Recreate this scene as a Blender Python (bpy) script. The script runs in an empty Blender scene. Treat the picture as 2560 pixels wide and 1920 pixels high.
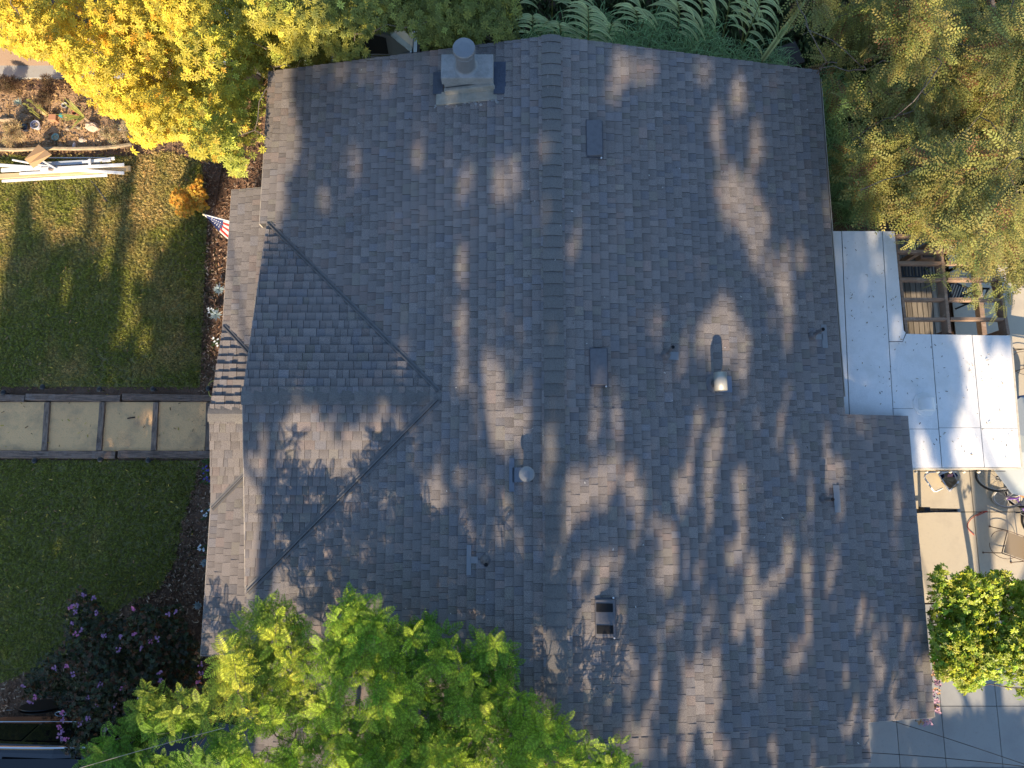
import bpy, math, random
import numpy as np
from mathutils import Vector, Matrix, Euler
random.seed(7); rng = np.random.default_rng(7)
S = bpy.context.scene
COL = S.collection
R = math.radians

# ------------------------------------------------------------------ camera
H = 14.2; F = 1780.0; TH = R(9.2)
cam = bpy.data.objects.new('camera', bpy.data.cameras.new('camera'))
COL.objects.link(cam); S.camera = cam
cam.location = (0, 0, H); cam.rotation_euler = (TH, 0, 0)
cam.data.sensor_width = 36; cam.data.lens = 36*F/2560
cam.data.clip_start = 0.1; cam.data.clip_end = 600
# ------------------------------------------------------------------ light
SUN_EL = R(27); SUN_AZ = 0.06          # shadows run towards +Y, a hair towards +X
w = bpy.data.worlds.new('World'); S.world = w; w.use_nodes = True
nt = w.node_tree; sky = nt.nodes.new('ShaderNodeTexSky'); sky.sky_type = 'NISHITA'
sky.sun_disc = False; sky.sun_elevation = SUN_EL; sky.sun_rotation = math.pi + SUN_AZ
sky.air_density = 1.25; sky.dust_density = 0.6; sky.ozone_density = 2.2
bg = nt.nodes['Background']; bg.inputs['Strength'].default_value = 0.118
tint = nt.nodes.new('ShaderNodeMix'); tint.data_type = 'RGBA'; tint.blend_type = 'MULTIPLY'; tint.inputs[0].default_value = 1
tint.inputs[7].default_value = (.87, .965, 1.09, 1)      # deep clear-day blue
nt.links.new(sky.outputs[0], tint.inputs[6]); nt.links.new(tint.outputs[2], bg.inputs[0])
sl = bpy.data.lights.new('sun', 'SUN'); sl.energy = 5.0; sl.angle = R(0.55); sl.color = (1.0, 0.80, 0.56)
sun = bpy.data.objects.new('sun', sl); COL.objects.link(sun)
SD = Vector((math.sin(SUN_AZ)*math.cos(SUN_EL), math.cos(SUN_AZ)*math.cos(SUN_EL), -math.sin(SUN_EL)))
sun.rotation_euler = SD.to_track_quat('-Z', 'Y').to_euler(); sun.location = (0, -30, 20)
S.view_settings.view_transform = 'Standard'; S.view_settings.look = 'None'
S.view_settings.exposure = 0.95; S.view_settings.gamma = 1.0
S.view_settings.use_curve_mapping = False

# ------------------------------------------------------------------ helpers
sT, cT = math.sin(TH), math.cos(TH)
def W(px, py, z=0.0):
    "ground-plan point of the survey photograph at height z (metres)"
    r = (px-1280)/F; u = (960-py)/F
    d = (r, sT+u*cT, -cT+u*sT); t = (H-z)/-d[2]
    return Vector((d[0]*t, d[1]*t, z))
def WV(px, py, z):
    r = (px-1280)/F; u = (960-py)/F
    dx, dy, dz = r, sT+u*cT, -cT+u*sT; t = (H-z)/-dz
    return np.stack([dx*t, dy*t, z+0*t], -1)
def PX(p):
    x, y, z = p[..., 0], p[..., 1], p[..., 2]-H
    dep = y*sT - z*cT; u = (y*cT + z*sT)/dep; r = x/dep
    return 1280+F*r, 960-F*u

def finish(name, me, m, parent=None):
    o = bpy.data.objects.new(name, me); COL.objects.link(o)
    if m is not None and not me.materials: me.materials.append(m)
    if parent is not None: o.parent = parent
    return o
def tag(o, label=None, cat=None, group=None, kind=None):
    if label: o['label'] = label
    if cat: o['category'] = cat
    if group: o['group'] = group
    if kind: o['kind'] = kind
    return o
def empty(name, label, cat, group=None, loc=(0, 0, 0)):
    o = bpy.data.objects.new(name, None); COL.objects.link(o); o.location = loc
    o.empty_display_size = 0.2
    return tag(o, label, cat, group)

class MB:
    "collects polygons with a colour per corner"
    def __init__(s): s.v = []; s.f = []; s.c = []
    def face(s, pts, col=(1, 1, 1), cols=None):
        i = len(s.v); s.v += [tuple(p) for p in pts]; s.f.append(tuple(range(i, i+len(pts))))
        s.c += list(cols) if cols else [col]*len(pts)
    def idx(s, vs, fs, col=(1, 1, 1)):
        i = len(s.v); s.v += [tuple(p) for p in vs]
        for f in fs:
            s.f.append(tuple(i+k for k in f)); s.c += [col]*len(f)
    def box(s, a, b, col=(1, 1, 1)):
        x0, y0, z0 = a; x1, y1, z1 = b
        s.idx([(x0,y0,z0),(x1,y0,z0),(x1,y1,z0),(x0,y1,z0),(x0,y0,z1),(x1,y0,z1),(x1,y1,z1),(x0,y1,z1)],
              [(0,3,2,1),(4,5,6,7),(0,1,5,4),(1,2,6,5),(2,3,7,6),(3,0,4,7)], col)
    def bar(s, p, q, wd, ht, col=(1, 1, 1), up=Vector((0, 0, 1))):
        "rectangular bar from p to q; its top face centred on the line"
        p, q = Vector(p), Vector(q); d = (q-p).normalized(); sd = d.cross(up).normalized()*wd/2; dn = sd.cross(d).normalized()*ht
        if dn.dot(up) > 0: dn = -dn
        vs = [p-sd, p+sd, q+sd, q-sd, p-sd+dn, p+sd+dn, q+sd+dn, q-sd+dn]
        s.idx(vs, [(0,1,2,3),(7,6,5,4),(4,5,1,0),(5,6,2,1),(6,7,3,2),(7,4,0,3)], col)
    def prism(s, poly, z0, z1, col=(1, 1, 1)):
        n = len(poly); vs = [(p[0], p[1], z0) for p in poly]+[(p[0], p[1], z1) for p in poly]
        s.idx(vs, [tuple(range(n))[::-1], tuple(range(n, 2*n))]+[(i, (i+1) % n, n+(i+1) % n, n+i) for i in range(n)], col)
    def tube(s, pts, rad, n=6, col=(1, 1, 1), caps=True):
        pts = [Vector(p) for p in pts]
        if not hasattr(rad, '__len__'): rad = [rad]*len(pts)
        vs = []
        for i, p in enumerate(pts):
            d = (pts[min(i+1, len(pts)-1)]-pts[max(i-1, 0)])
            d = d.normalized() if d.length > 1e-9 else Vector((0, 0, 1))
            a = d.cross(Vector((0, 0, 1)) if abs(d.z) < .9 else Vector((1, 0, 0))).normalized(); b = d.cross(a)
            for k in range(n):
                t = 2*math.pi*k/n; vs.append(p+(a*math.cos(t)+b*math.sin(t))*rad[i])
        fs = [(i*n+k, i*n+(k+1) % n, (i+1)*n+(k+1) % n, (i+1)*n+k) for i in range(len(pts)-1) for k in range(n)]
        if caps: fs += [tuple(range(n))[::-1], tuple(range((len(pts)-1)*n, len(pts)*n))]
        s.idx(vs, fs, col)
    def lathe(s, c, prof, n=20, col=(1, 1, 1), M=None):
        vs = []
        for r, z in prof:
            for k in range(n):
                t = 2*math.pi*k/n; p = Vector((r*math.cos(t), r*math.sin(t), z))
                if M: p = M @ p
                vs.append(p+Vector(c))
        fs = [(i*n+k, i*n+(k+1) % n, (i+1)*n+(k+1) % n, (i+1)*n+k) for i in range(len(prof)-1) for k in range(n)]
        if prof[0][0] > 1e-4: fs.append(tuple(range(n))[::-1])
        if prof[-1][0] > 1e-4: fs.append(tuple(range((len(prof)-1)*n, len(prof)*n)))
        s.idx(vs, fs, col)
    def build(s, name, m, parent=None, smooth=False, bevel=0):
        me = bpy.data.meshes.new(name); me.from_pydata(s.v, [], s.f)
        a = me.color_attributes.new('Col', 'FLOAT_COLOR', 'CORNER')
        a.data.foreach_set('color', np.array([(c[0], c[1], c[2], 1) for c in s.c], dtype=np.float32).ravel())
        if smooth: me.polygons.foreach_set('use_smooth', [True]*len(me.polygons))
        o = finish(name, me, m, parent)
        if bevel:
            b = o.modifiers.new('bevel', 'BEVEL'); b.width = bevel; b.segments = 2; b.limit_method = 'ANGLE'
        return o

def np_mesh(name, V, Fc, C=None, m=None):
    me = bpy.data.meshes.new(name); nv, nf, k = len(V), len(Fc), Fc.shape[1]
    me.vertices.add(nv); me.vertices.foreach_set('co', V.astype(np.float32).ravel())
    me.loops.add(nf*k); me.loops.foreach_set('vertex_index', Fc.astype(np.int32).ravel())
    me.polygons.add(nf); me.polygons.foreach_set('loop_start', np.arange(0, nf*k, k, dtype=np.int32))
    me.polygons.foreach_set('loop_total', np.full(nf, k, dtype=np.int32)); me.update(calc_edges=True)
    if C is not None:
        a = me.color_attributes.new('Col', 'FLOAT_COLOR', 'POINT')
        a.data.foreach_set('color', np.concatenate([C, np.ones((nv, 1))], 1).astype(np.float32).ravel())
    if m: me.materials.append(m)
    return me
def frames(nrm, roll):
    "rotation matrices whose z column is nrm"
    n = nrm/np.linalg.norm(nrm, axis=1, keepdims=True)
    a = np.cross(n, np.array([0.31, 0.2, 0.93])); a /= np.linalg.norm(a, axis=1, keepdims=True)+1e-9
    b = np.cross(n, a); c, s_ = np.cos(roll)[:, None], np.sin(roll)[:, None]
    return np.stack([a*c+b*s_, -a*s_+b*c, n], 2)
def instance(T, Ff, P, M, sc, C, shade=None):
    "copies template T,Ff to points P with rotations M, scales sc, colours C"
    N, n = len(P), len(T)
    V = np.einsum('nij,kj->nki', M, T)*sc[:, None, None]+P[:, None, :]
    Fc = (Ff[None]+np.arange(N)[:, None, None]*n).reshape(-1, Ff.shape[1])
    Cc = np.repeat(C[:, None, :], n, 1)
    if shade is not None: Cc = Cc*shade[None, :, None]
    return V.reshape(-1, 3), Fc, Cc.reshape(-1, 3)
def inpoly(x, y, poly):
    ins = np.zeros(np.shape(x), bool); n = len(poly)
    for i in range(n):
        x0, y0 = poly[i]; x1, y1 = poly[(i+1) % n]
        c = ((y0 > y) != (y1 > y)) & (x < (x1-x0)*(y-y0)/((y1-y0) or 1e-9)+x0); ins ^= c
    return ins
def samp(poly, n):
    xs = [p[0] for p in poly]; ys = [p[1] for p in poly]; out = np.zeros((0, 2))
    while len(out) < n:
        q = np.stack([rng.uniform(min(xs), max(xs), n*2), rng.uniform(min(ys), max(ys), n*2)], 1)
        out = np.concatenate([out, q[inpoly(q[:, 0], q[:, 1], poly)]])
    return out[:n]

# ------------------------------------------------------------------ materials
def mat(name, col, rough=.85, spec=.3, metal=0, attr=True, noise=None, bump=None, trans=0, coat=0, extra=None):
    "noise: list of (scale, colour, low, high, detail); extra(nt, colour socket) may add more"
    m = bpy.data.materials.new(name); m.use_nodes = True; nt = m.node_tree; N = nt.nodes; L = nt.links
    b = N['Principled BSDF']; b.inputs['Roughness'].default_value = rough; b.inputs['Metallic'].default_value = metal
    b.inputs['Specular IOR Level'].default_value = spec; b.inputs['Coat Weight'].default_value = coat
    rgb = N.new('ShaderNodeRGB'); rgb.outputs[0].default_value = (*col, 1); out = rgb.outputs[0]
    tc = N.new('ShaderNodeTexCoord'); g = N.new('ShaderNodeNewGeometry')
    for sc, c, lo, hi, det in (noise or []):
        n = N.new('ShaderNodeTexNoise'); n.inputs['Detail'].default_value = det; n.inputs['Roughness'].default_value = .65
        if hasattr(sc, '__len__'):
            mp = N.new('ShaderNodeMapping'); mp.inputs['Scale'].default_value = sc; n.inputs['Scale'].default_value = 1
            L.new(g.outputs['Position'], mp.inputs[0]); L.new(mp.outputs[0], n.inputs['Vector'])
        else:
            n.inputs['Scale'].default_value = sc; L.new(g.outputs['Position'], n.inputs['Vector'])
        mr = N.new('ShaderNodeMapRange'); mr.inputs[1].default_value = lo; mr.inputs[2].default_value = hi
        L.new(n.outputs[0], mr.inputs[0])
        mx = N.new('ShaderNodeMix'); mx.data_type = 'RGBA'
        L.new(mr.outputs[0], mx.inputs[0]); L.new(out, mx.inputs[6]); mx.inputs[7].default_value = (*c, 1); out = mx.outputs[2]
    if attr:
        a = N.new('ShaderNodeAttribute'); a.attribute_name = 'Col'
        mx = N.new('ShaderNodeMix'); mx.data_type = 'RGBA'; mx.blend_type = 'MULTIPLY'; mx.inputs[0].default_value = 1
        L.new(out, mx.inputs[6]); L.new(a.outputs[0], mx.inputs[7]); out = mx.outputs[2]
    if extra: out = extra(nt, out, g.outputs['Position'])
    L.new(out, b.inputs['Base Color'])
    if bump:
        n = N.new('ShaderNodeTexNoise'); n.inputs['Scale'].default_value = bump[0]; n.inputs['Detail'].default_value = 5
        L.new(g.outputs['Position'], n.inputs['Vector'])
        bp = N.new('ShaderNodeBump'); bp.inputs['Distance'].default_value = bump[1]; bp.inputs['Strength'].default_value = 1
        L.new(n.outputs[0], bp.inputs['Height']); L.new(bp.outputs[0], b.inputs['Normal'])
    if trans:
        t = N.new('ShaderNodeBsdfTranslucent'); L.new(out, t.inputs[0]); ms = N.new('ShaderNodeMixShader')
        ms.inputs[0].default_value = trans; L.new(b.outputs[0], ms.inputs[1]); L.new(t.outputs[0], ms.inputs[2])
        L.new(ms.outputs[0], N['Material Output'].inputs[0])
    return m
M_sh = mat('asphalt_shingle', (.275, .250, .230), .93, .2, noise=[(90, (.13, .115, .11), .42, .68, 3), (1.1, (.22, .20, .19), .45, .75, 4), (.35, (.26, .225, .205), .5, .8, 2)], bump=(260, .004))
M_cap = mat('ridge_shingle', (.20, .185, .172), .93, .2, noise=[(70, (.12, .115, .11), .42, .7, 3)], bump=(240, .004))
M_deckr = mat('roof_underlay', (.05, .05, .05), .9)
M_valley = mat('valley_metal', (.20, .19, .18), .6, .4, .2, noise=[(9, (.15, .145, .14), .4, .7, 4)])
M_pmetal = mat('painted_vent_metal', (.15, .145, .15), .55, .4, .1, noise=[(14, (.12, .115, .12), .45, .7, 4)])
M_dark = mat('dark_opening', (.012, .012, .013), .8)
M_galv = mat('galvanised_metal', (.24, .25, .26), .5, .4, .35, noise=[(10, (.22, .23, .24), .4, .7, 5)])
M_chim = mat('chimney_paint', (.31, .31, .30), .85, .25, noise=[(6, (.22, .22, .21), .4, .7, 6), (30, (.38, .38, .36), .6, .75, 4)], bump=(30, .01))
M_trim = mat('painted_trim', (.50, .45, .38), .6, .35, noise=[(8, (.36, .32, .27), .45, .7, 4)])
M_wall = mat('stucco_wall', (.55, .49, .40), .9, .2, bump=(60, .01))
M_white = mat('white_roll_roofing', (.80, .79, .76), .85, .25, noise=[(2.2, (.66, .65, .60), .5, .8, 7), (11, (.73, .72, .69), .5, .75, 6), ((60, 25, 10), (.55, .54, .5), .74, .80, 3)], bump=(50, .004))
M_wood = mat('weathered_beam', (.34, .23, .16), .85, .2, noise=[((4, 60, 60), (.22, .16, .12), .4, .7, 4), (7, (.45, .35, .27), .55, .75, 3)], bump=(60, .004))
M_deck = mat('grey_deck_board', (.24, .21, .17), .85, .2, noise=[((40, 3, 40), (.15, .13, .11), .4, .7, 4)], bump=(70, .004))
M_sleep = mat('old_sleeper_wood', (.27, .19, .14), .9, .2, noise=[((4, 50, 50), (.09, .07, .06), .42, .66, 5), (5, (.27, .22, .19), .55, .75, 4)], bump=(40, .012))
M_sleep2 = mat('old_sleeper_wood_across', (.30, .22, .16), .9, .2, noise=[((50, 4, 50), (.09, .07, .06), .42, .66, 5), (5, (.27, .22, .19), .55, .75, 4)], bump=(40, .012))
M_sand = mat('compacted_sand', (.84, .52, .25), .95, .15, noise=[(2.2, (.44, .29, .17), .48, .74, 7), (26, (.66, .41, .20), .55, .75, 4), (80, (.64, .50, .31), .62, .75, 2)], bump=(50, .01))
M_conc = mat('patio_concrete', (.56, .49, .37), .85, .25, noise=[(1.6, (.46, .40, .31), .5, .75, 7), (18, (.50, .44, .34), .55, .75, 5)], bump=(90, .003))
M_drive = mat('driveway_concrete', (.36, .36, .34), .85, .25, noise=[(1.2, (.29, .29, .28), .45, .72, 7), (22, (.32, .31, .29), .55, .75, 5)], bump=(90, .003))
M_joint = mat('joint_dirt', (.07, .06, .05), .95)
M_soil = mat('brown_soil', (.24, .15, .10), .95, .1, noise=[(3, (.12, .07, .045), .4, .7, 7), (30, (.27, .18, .12), .55, .75, 5), (.7, (.10, .06, .04), .45, .7, 3)], bump=(26, .03))
M_gsoil = mat('lawn_ground', (.26, .24, .09), .95, .1, noise=[(1.3, (.26, .21, .11), .5, .72, 5), (40, (.12, .12, .05), .45, .7, 5)], bump=(40, .03))
M_grass = mat('grass_blades', (1, 1, 1), .8, .15, trans=.25)
M_mulch = mat('mulch_chips', (1, 1, 1), .95, .1)
M_leaf = mat('tree_leaf', (1, 1, 1), .5, .35, trans=.35)
M_leafd = mat('glossy_leaf', (1, 1, 1), .4, .45, trans=.28)
M_frond = mat('feathery_frond', (1, 1, 1), .55, .3, trans=.18)
M_bark = mat('grey_bark', (.19, .155, .13), .9, .2, noise=[(12, (.12, .10, .085), .4, .7, 4)], bump=(30, .02))
M_stone = mat('garden_stone', (.48, .40, .31), .85, .25, noise=[(8, (.33, .28, .22), .4, .7, 5)], bump=(20, .02))
M_white2 = mat('white_paint', (.78, .78, .77), .5, .4, noise=[(7, (.66, .66, .66), .5, .75, 4)])
M_pine = mat('raw_pine', (.66, .50, .28), .7, .3, noise=[((3, 50, 50), (.54, .39, .2), .4, .7, 4)])
M_card = mat('cardboard', (.46, .29, .15), .85, .2)
M_black = mat('black_paint', (.012, .012, .013), .35, .5)
M_carp = mat('black_car_paint', (.008, .008, .009), .12, .6, coat=1)
M_cars = mat('silver_car_paint', (.25, .26, .27), .28, .5, .6, coat=.6)
M_glass = mat('car_glass', (.006, .007, .008), .06, .6)
M_chrome = mat('chrome_trim', (.75, .75, .73), .18, .5, 1)
M_rub = mat('rubber', (.02, .02, .02), .8)
M_plain = mat('painted_colour', (1, 1, 1), .5, .4)
M_cloth = mat('cloth', (1, 1, 1), .9, .15, trans=.15)
M_cer = mat('glazed_ceramic', (1, 1, 1), .2, .5)

# ------------------------------------------------------------------ ground
def sheet(name, poly, z, m, kind='structure', th=None):
    b = MB(); b.face([(p[0], p[1], z) for p in poly])
    o = b.build(name, m); tag(o, kind=kind); return o
g = sheet('ground', [(-90, -90), (90, -90), (90, 90), (-90, 90)], 0.0, M_soil)

LAWN_T = [W(-60, 392), W(330, 392), W(420, 380), W(505, 410), W(518, 560), W(512, 700), W(505, 850), W(500, 968), W(-60, 966)]
LAWN_B = [W(-60, 1150), W(500, 1152), W(485, 1220), W(455, 1310), W(440, 1400), W(400, 1470), W(330, 1500), W(160, 1640), W(20, 1700), W(-60, 1730)]
sheet('lawn_upper', [(p.x, p.y) for p in LAWN_T][::-1], 0.012, M_gsoil)
sheet('lawn_lower', [(p.x, p.y) for p in LAWN_B][::-1], 0.012, M_gsoil)

def tufts(name, polys, n, colf, size, m, kind='stuff', z=0.012, nb=5):
    "one mesh of grass tufts on the ground inside the polygons"
    T = []; Fc = []
    for k in range(nb):
        a = 2*math.pi*k/nb+.4*k; r = .5+.3*math.sin(k*2.1); wd = .10
        ca, sa = math.cos(a), math.sin(a); i = len(T)
        T += [(-sa*wd, ca*wd, 0), (sa*wd, -ca*wd, 0), (ca*r*.55+sa*wd*.5, sa*r*.55-ca*wd*.5, .75), (ca*r*1.15, sa*r*1.15, .95)]
        Fc += [(i, i+1, i+2), (i, i+2, i+3)]
    T = np.array(T); Fc = np.array(Fc); P = np.zeros((0, 3))
    tot = [abs(sum(p[i][0]*p[(i+1) % len(p)][1]-p[(i+1) % len(p)][0]*p[i][1] for i in range(len(p)))) for p in polys]
    for p, a in zip(polys, tot):
        q = samp(p, int(n*a/sum(tot))); P = np.concatenate([P, np.c_[q, np.full(len(q), z)]])
    P[:, :2] += rng.normal(0, .035, (len(P), 2)); N = len(P); C = colf(P)
    Mx = frames(np.c_[rng.normal(0, .25, N), rng.normal(0, .25, N), np.ones(N)], rng.uniform(0, 6.3, N))
    V, Ff, Cc = instance(T, Fc, P, Mx, size*rng.uniform(.6, 1.3, N), C, np.tile([.6, .6, 1, 1.15], nb))
    return tag(finish(name, np_mesh(name, V, Ff, Cc, m), None), kind=kind)
def vnoise(x, y, s, seed=0):
    "cheap smooth value noise 0..1"
    r_ = np.random.default_rng(seed).uniform(0, 1, (64, 64)); X, Y = x*s+100, y*s+100
    i, j = np.floor(X).astype(int), np.floor(Y).astype(int); fx, fy = X-i, Y-j; fx = fx*fx*(3-2*fx); fy = fy*fy*(3-2*fy)
    q = lambda a, b: r_[a % 64, b % 64]
    return (q(i, j)*(1-fx)+q(i+1, j)*fx)*(1-fy)+(q(i, j+1)*(1-fx)+q(i+1, j+1)*fx)*fy
def grasscol(P):
    x, y = P[:, 0], P[:, 1]; px, py = PX(P)
    dry = vnoise(x, y, 1.1, 1)*.5+vnoise(x, y, 3.1, 2)*.35+vnoise(x, y, 8, 5)*.25
    dry = dry*.94+.36*np.exp(-(((px-330)/130)**2+((py-520)/130)**2))+.3*np.exp(-(((px-430)/70)**2+((py-820)/110)**2))-.12*(py > 1140)
    dry = dry+.22*np.exp(-(((px-300)/220)**2+((py-930)/40)**2))-.3*np.exp(-(((px-470)/50)**2+((py-640)/70)**2))-.25*np.exp(-(((px-450)/50)**2+((py-940)/30)**2))
    t = np.clip((dry-.5)*2.2, 0, 1)[:, None]
    g_ = np.array([.40, .42, .10]); d_ = np.array([.80, .60, .26])
    c = g_*(1-t)+d_*t
    return c*rng.uniform(.55, 1.35, (len(P), 1))
pt = lambda L: [(p.x, p.y) for p in L]
tag(tufts('grass', [pt(LAWN_T), pt(LAWN_B)], 62000, grasscol, .040, M_grass))

BED = [W(430, 370), W(670, 400), W(660, 560), W(640, 1640), W(560, 1760), W(300, 1760), W(-60, 1830), W(-60, 1730), W(20, 1700), W(160, 1640), W(330, 1500), W(400, 1470), W(440, 1400), W(455, 1310), W(485, 1220), W(500, 1152), W(500, 968), W(505, 850), W(512, 700), W(518, 560), W(505, 410)]
def chips(P):
    N = len(P); r_ = rng.uniform(0, 1, (N, 1))
    return np.where(r_ < .75, np.array([.25, .145, .09]), np.array([.48, .35, .24]))*rng.uniform(.35, 1.25, (N, 1))
cT_ = np.array([(-.5, -.16, 0), (.5, -.13, .05), (.46, .16, .12), (-.45, .13, .08)]); cF_ = np.array([(0, 1, 2), (0, 2, 3)])
def scatter_chips(name, poly, n, size, colf, m=M_mulch, z=.02):
    q = samp(poly, n); P = np.c_[q, np.full(n, z)+rng.uniform(0, .02, n)]
    V, Ff, Cc = instance(cT_, cF_, P, frames(np.c_[rng.normal(0, .4, n), rng.normal(0, .4, n), np.ones(n)], rng.uniform(0, 6.3, n)), size*rng.uniform(.4, 1.5, n), colf(P))
    return tag(finish(name, np_mesh(name, V, Ff, Cc, m), None), kind='stuff')
scatter_chips('mulch', pt(BED), 16000, .05, chips)
scatter_chips('leaf_litter', pt([W(-80, 120), W(700, 120), W(700, 380), W(-80, 390)]), 6000, .06,
              lambda P: np.where(rng.uniform(0, 1, (len(P), 1)) < .5, np.array([.40, .26, .12]), np.array([.20, .13, .07]))*rng.uniform(.5, 1.3, (len(P), 1)))
# a few fallen leaves on the lawn and path
yl_ = lambda P: np.where(rng.uniform(0, 1, (len(P), 1)) < .5, np.array([.55, .38, .08]), np.array([.34, .2, .1]))*rng.uniform(.6, 1.4, (len(P), 1))
scatter_chips('fallen_leaves', pt([W(-60, 380), W(520, 380), W(520, 1420), W(-60, 1600)]), 420, .045, yl_, z=.055)
tufts('undergrowth', [pt([W(1040, -120), W(2150, -120), W(2150, 230), W(1040, 190)]), pt([W(2040, 160), W(2620, -60), W(2620, 520), W(2120, 560)])], 5200, lambda P: np.array([.10, .13, .05])*rng.uniform(.4, 1.4, (len(P), 1)), .24, M_grass)
# sparse weeds creeping into the bed
tufts('weeds', [pt([W(430, 800), W(520, 780), W(530, 960), W(430, 960)]), pt([W(505, 560), W(545, 560), W(545, 960), W(505, 960)]), pt([W(450, 1160), W(515, 1160), W(490, 1400), W(430, 1500)])], 900,
      lambda P: np.array([.10, .11, .035])*rng.uniform(.5, 1.5, (len(P), 1)), .035, M_grass)

# slabs: patio and driveway, each slab a piece of the structure
def slabs(name, m, xs, ys, z0, z1, piece, gap=.012, skip=None):
    par = bpy.data.objects.new(name, None); COL.objects.link(par); tag(par, kind='structure')
    b = MB(); b.box((xs[0], ys[0], -.05), (xs[-1], ys[-1] if not skip else ys[2], z0)); b.build('joint_bed', M_joint, par)
    for i in range(len(xs)-1):
        for j in range(len(ys)-1):
            if skip and skip(i, j): continue
            b = MB(); t = random.uniform(.93, 1.05)
            b.box((xs[i]+gap/2, ys[j]+gap/2, z0), (xs[i+1]-gap/2, ys[j+1]-gap/2, z1), (t, t, t)); b.build(piece, m, par)
    return par
wx = lambda px, py=1300, z=.07: W(px, py, z).x
wy = lambda py, z=.07: W(1280, py, z).y
slabs('patio', M_conc, [5.2, wx(2426, 1200), wx(2426, 1200)+1.9, wx(2426, 1200)+3.8, 14], [wy(1508), wy(1280), wy(872), wy(690), wy(600)], .045, .07, 'slab', .014, skip=lambda i, j: i == 0 and j >= 2)
slabs('driveway', M_drive, [4.3, wx(2247, 1860), wx(2362, 1860), wx(2503, 1860), wx(2503, 1860)+1.15, 14], [-9, -6.5, -4.9, wy(1766), wy(1600), wy(1508)-.02], .03, .055, 'slab', .012)
sheet('driveway_front', [(-14, -12), (4.28, -12), (4.28, wy(1700)-.3), (-4.6, wy(1762)), (-14, wy(1790))], .02, M_drive)
# dark side yard behind the house and the neighbour's strip keep the bare soil

# ------------------------------------------------------------------ house
PITCH = .2; RX = .64; RZ = 3.55
YT, YB, YS, YE = 7.53, -3.95, 1.377, -3.37
XL1, XL2, XR1, XR2 = -4.33, -4.17, 5.45, 6.61
house = empty('house', 'single storey house under a grey shingle roof with low cross gable', 'house')
roof = None
EX = .1429
tabs = []      # every shingle tab: (corner list in 3D top, colours, walls) kept as dicts

def clip(poly, a, b):
    "keep the part of poly left of the line a->b (2D, convex clip)"
    out = []
    for i in range(len(poly)):
        p, q = poly[i], poly[(i+1) % len(poly)]
        sp = (b[0]-a[0])*(p[1]-a[1])-(b[1]-a[1])*(p[0]-a[0]); sq = (b[0]-a[0])*(q[1]-a[1])-(b[1]-a[1])*(q[0]-a[0])
        if sp >= 0: out.append(p)
        if (sp >= 0) != (sq >= 0):
            t = sp/(sp-sq); out.append((p[0]+(q[0]-p[0])*t, p[1]+(q[1]-p[1])*t))
    return out
def slope(O, e, s, poly, lift=.0, seed=0, thick=1):
    """lay laminated shingles on a roof plane. O origin on the eave, e unit along the eave, s unit up the slope,
    poly the convex outline in (along, up) metres"""
    rr = random.Random(seed); O, e, s = Vector(O), Vector(e).normalized(), Vector(s).normalized(); n = e.cross(s).normalized()
    if n.z < 0: n = -n
    area = sum(poly[i][0]*poly[(i+1) % len(poly)][1]-poly[(i+1) % len(poly)][0]*poly[i][1] for i in range(len(poly)))
    if area < 0: poly = poly[::-1]
    amin, amax = min(p[0] for p in poly), max(p[0] for p in poly); bmax = max(p[1] for p in poly)
    row = 0; b0 = min(p[1] for p in poly)-.0
    while b0 < bmax:
        a = amin-rr.uniform(0, .5); high = rr.random() < .5
        base = rr.gauss(1, .025)
        wob = rr.uniform(0, 6)
        while a < amax:
            wd = rr.choice([.10, .12, .14, .165, .20])*rr.uniform(.88, 1.12) if high else rr.choice([.08, .10, .13, .15])*rr.uniform(.9, 1.15)
            q = [(a+.002, b0), (a+wd-.002, b0), (a+wd-.002, b0+EX+.03), (a+.002, b0+EX+.03)]
            for i in range(len(poly)):
                q = clip(q, poly[i], poly[(i+1) % len(poly)])
                if len(q) < 3: break
            if len(q) >= 3:
                ht = (.020 if high else .015)+rr.uniform(-.0015, .003); ht *= thick
                t = rr.gauss(1, .055)*base*(1.01 if high else .96)
                tint = rr.random()
                c = (t*1.0, t*.985, t*.97)
                if tint < .08: c = (t*1.06, t*.97, t*.93)
                elif tint < .2: c = (t*.93, t*.96, t*1.02)
                elif tint < .28: c = (t*1.0, t*1.0, t*.92)
                top, cols = [], []
                for (pa, pb) in q:
                    f = min(max((pb-b0)/(EX+.03), 0), 1)
                    p = O+e*pa+s*pb+n*(lift+ht*(1-f)+.003+.002*math.sin(pa*1.7+wob))
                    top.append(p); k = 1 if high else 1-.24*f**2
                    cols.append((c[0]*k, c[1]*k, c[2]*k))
                ed = (c[0]*.5, c[1]*.5, c[2]*.5)
                low = [O+e*pa+s*pb+n*(lift-.004) for pa, pb in q]
                tabs.append((top, low, cols, ed))
            a += wd; high = not high
        b0 += EX; row += 1
nR = math.sqrt(1+PITCH**2)
def xs_(x): return abs(x-RX)*nR      # slope length from the ridge
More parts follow.
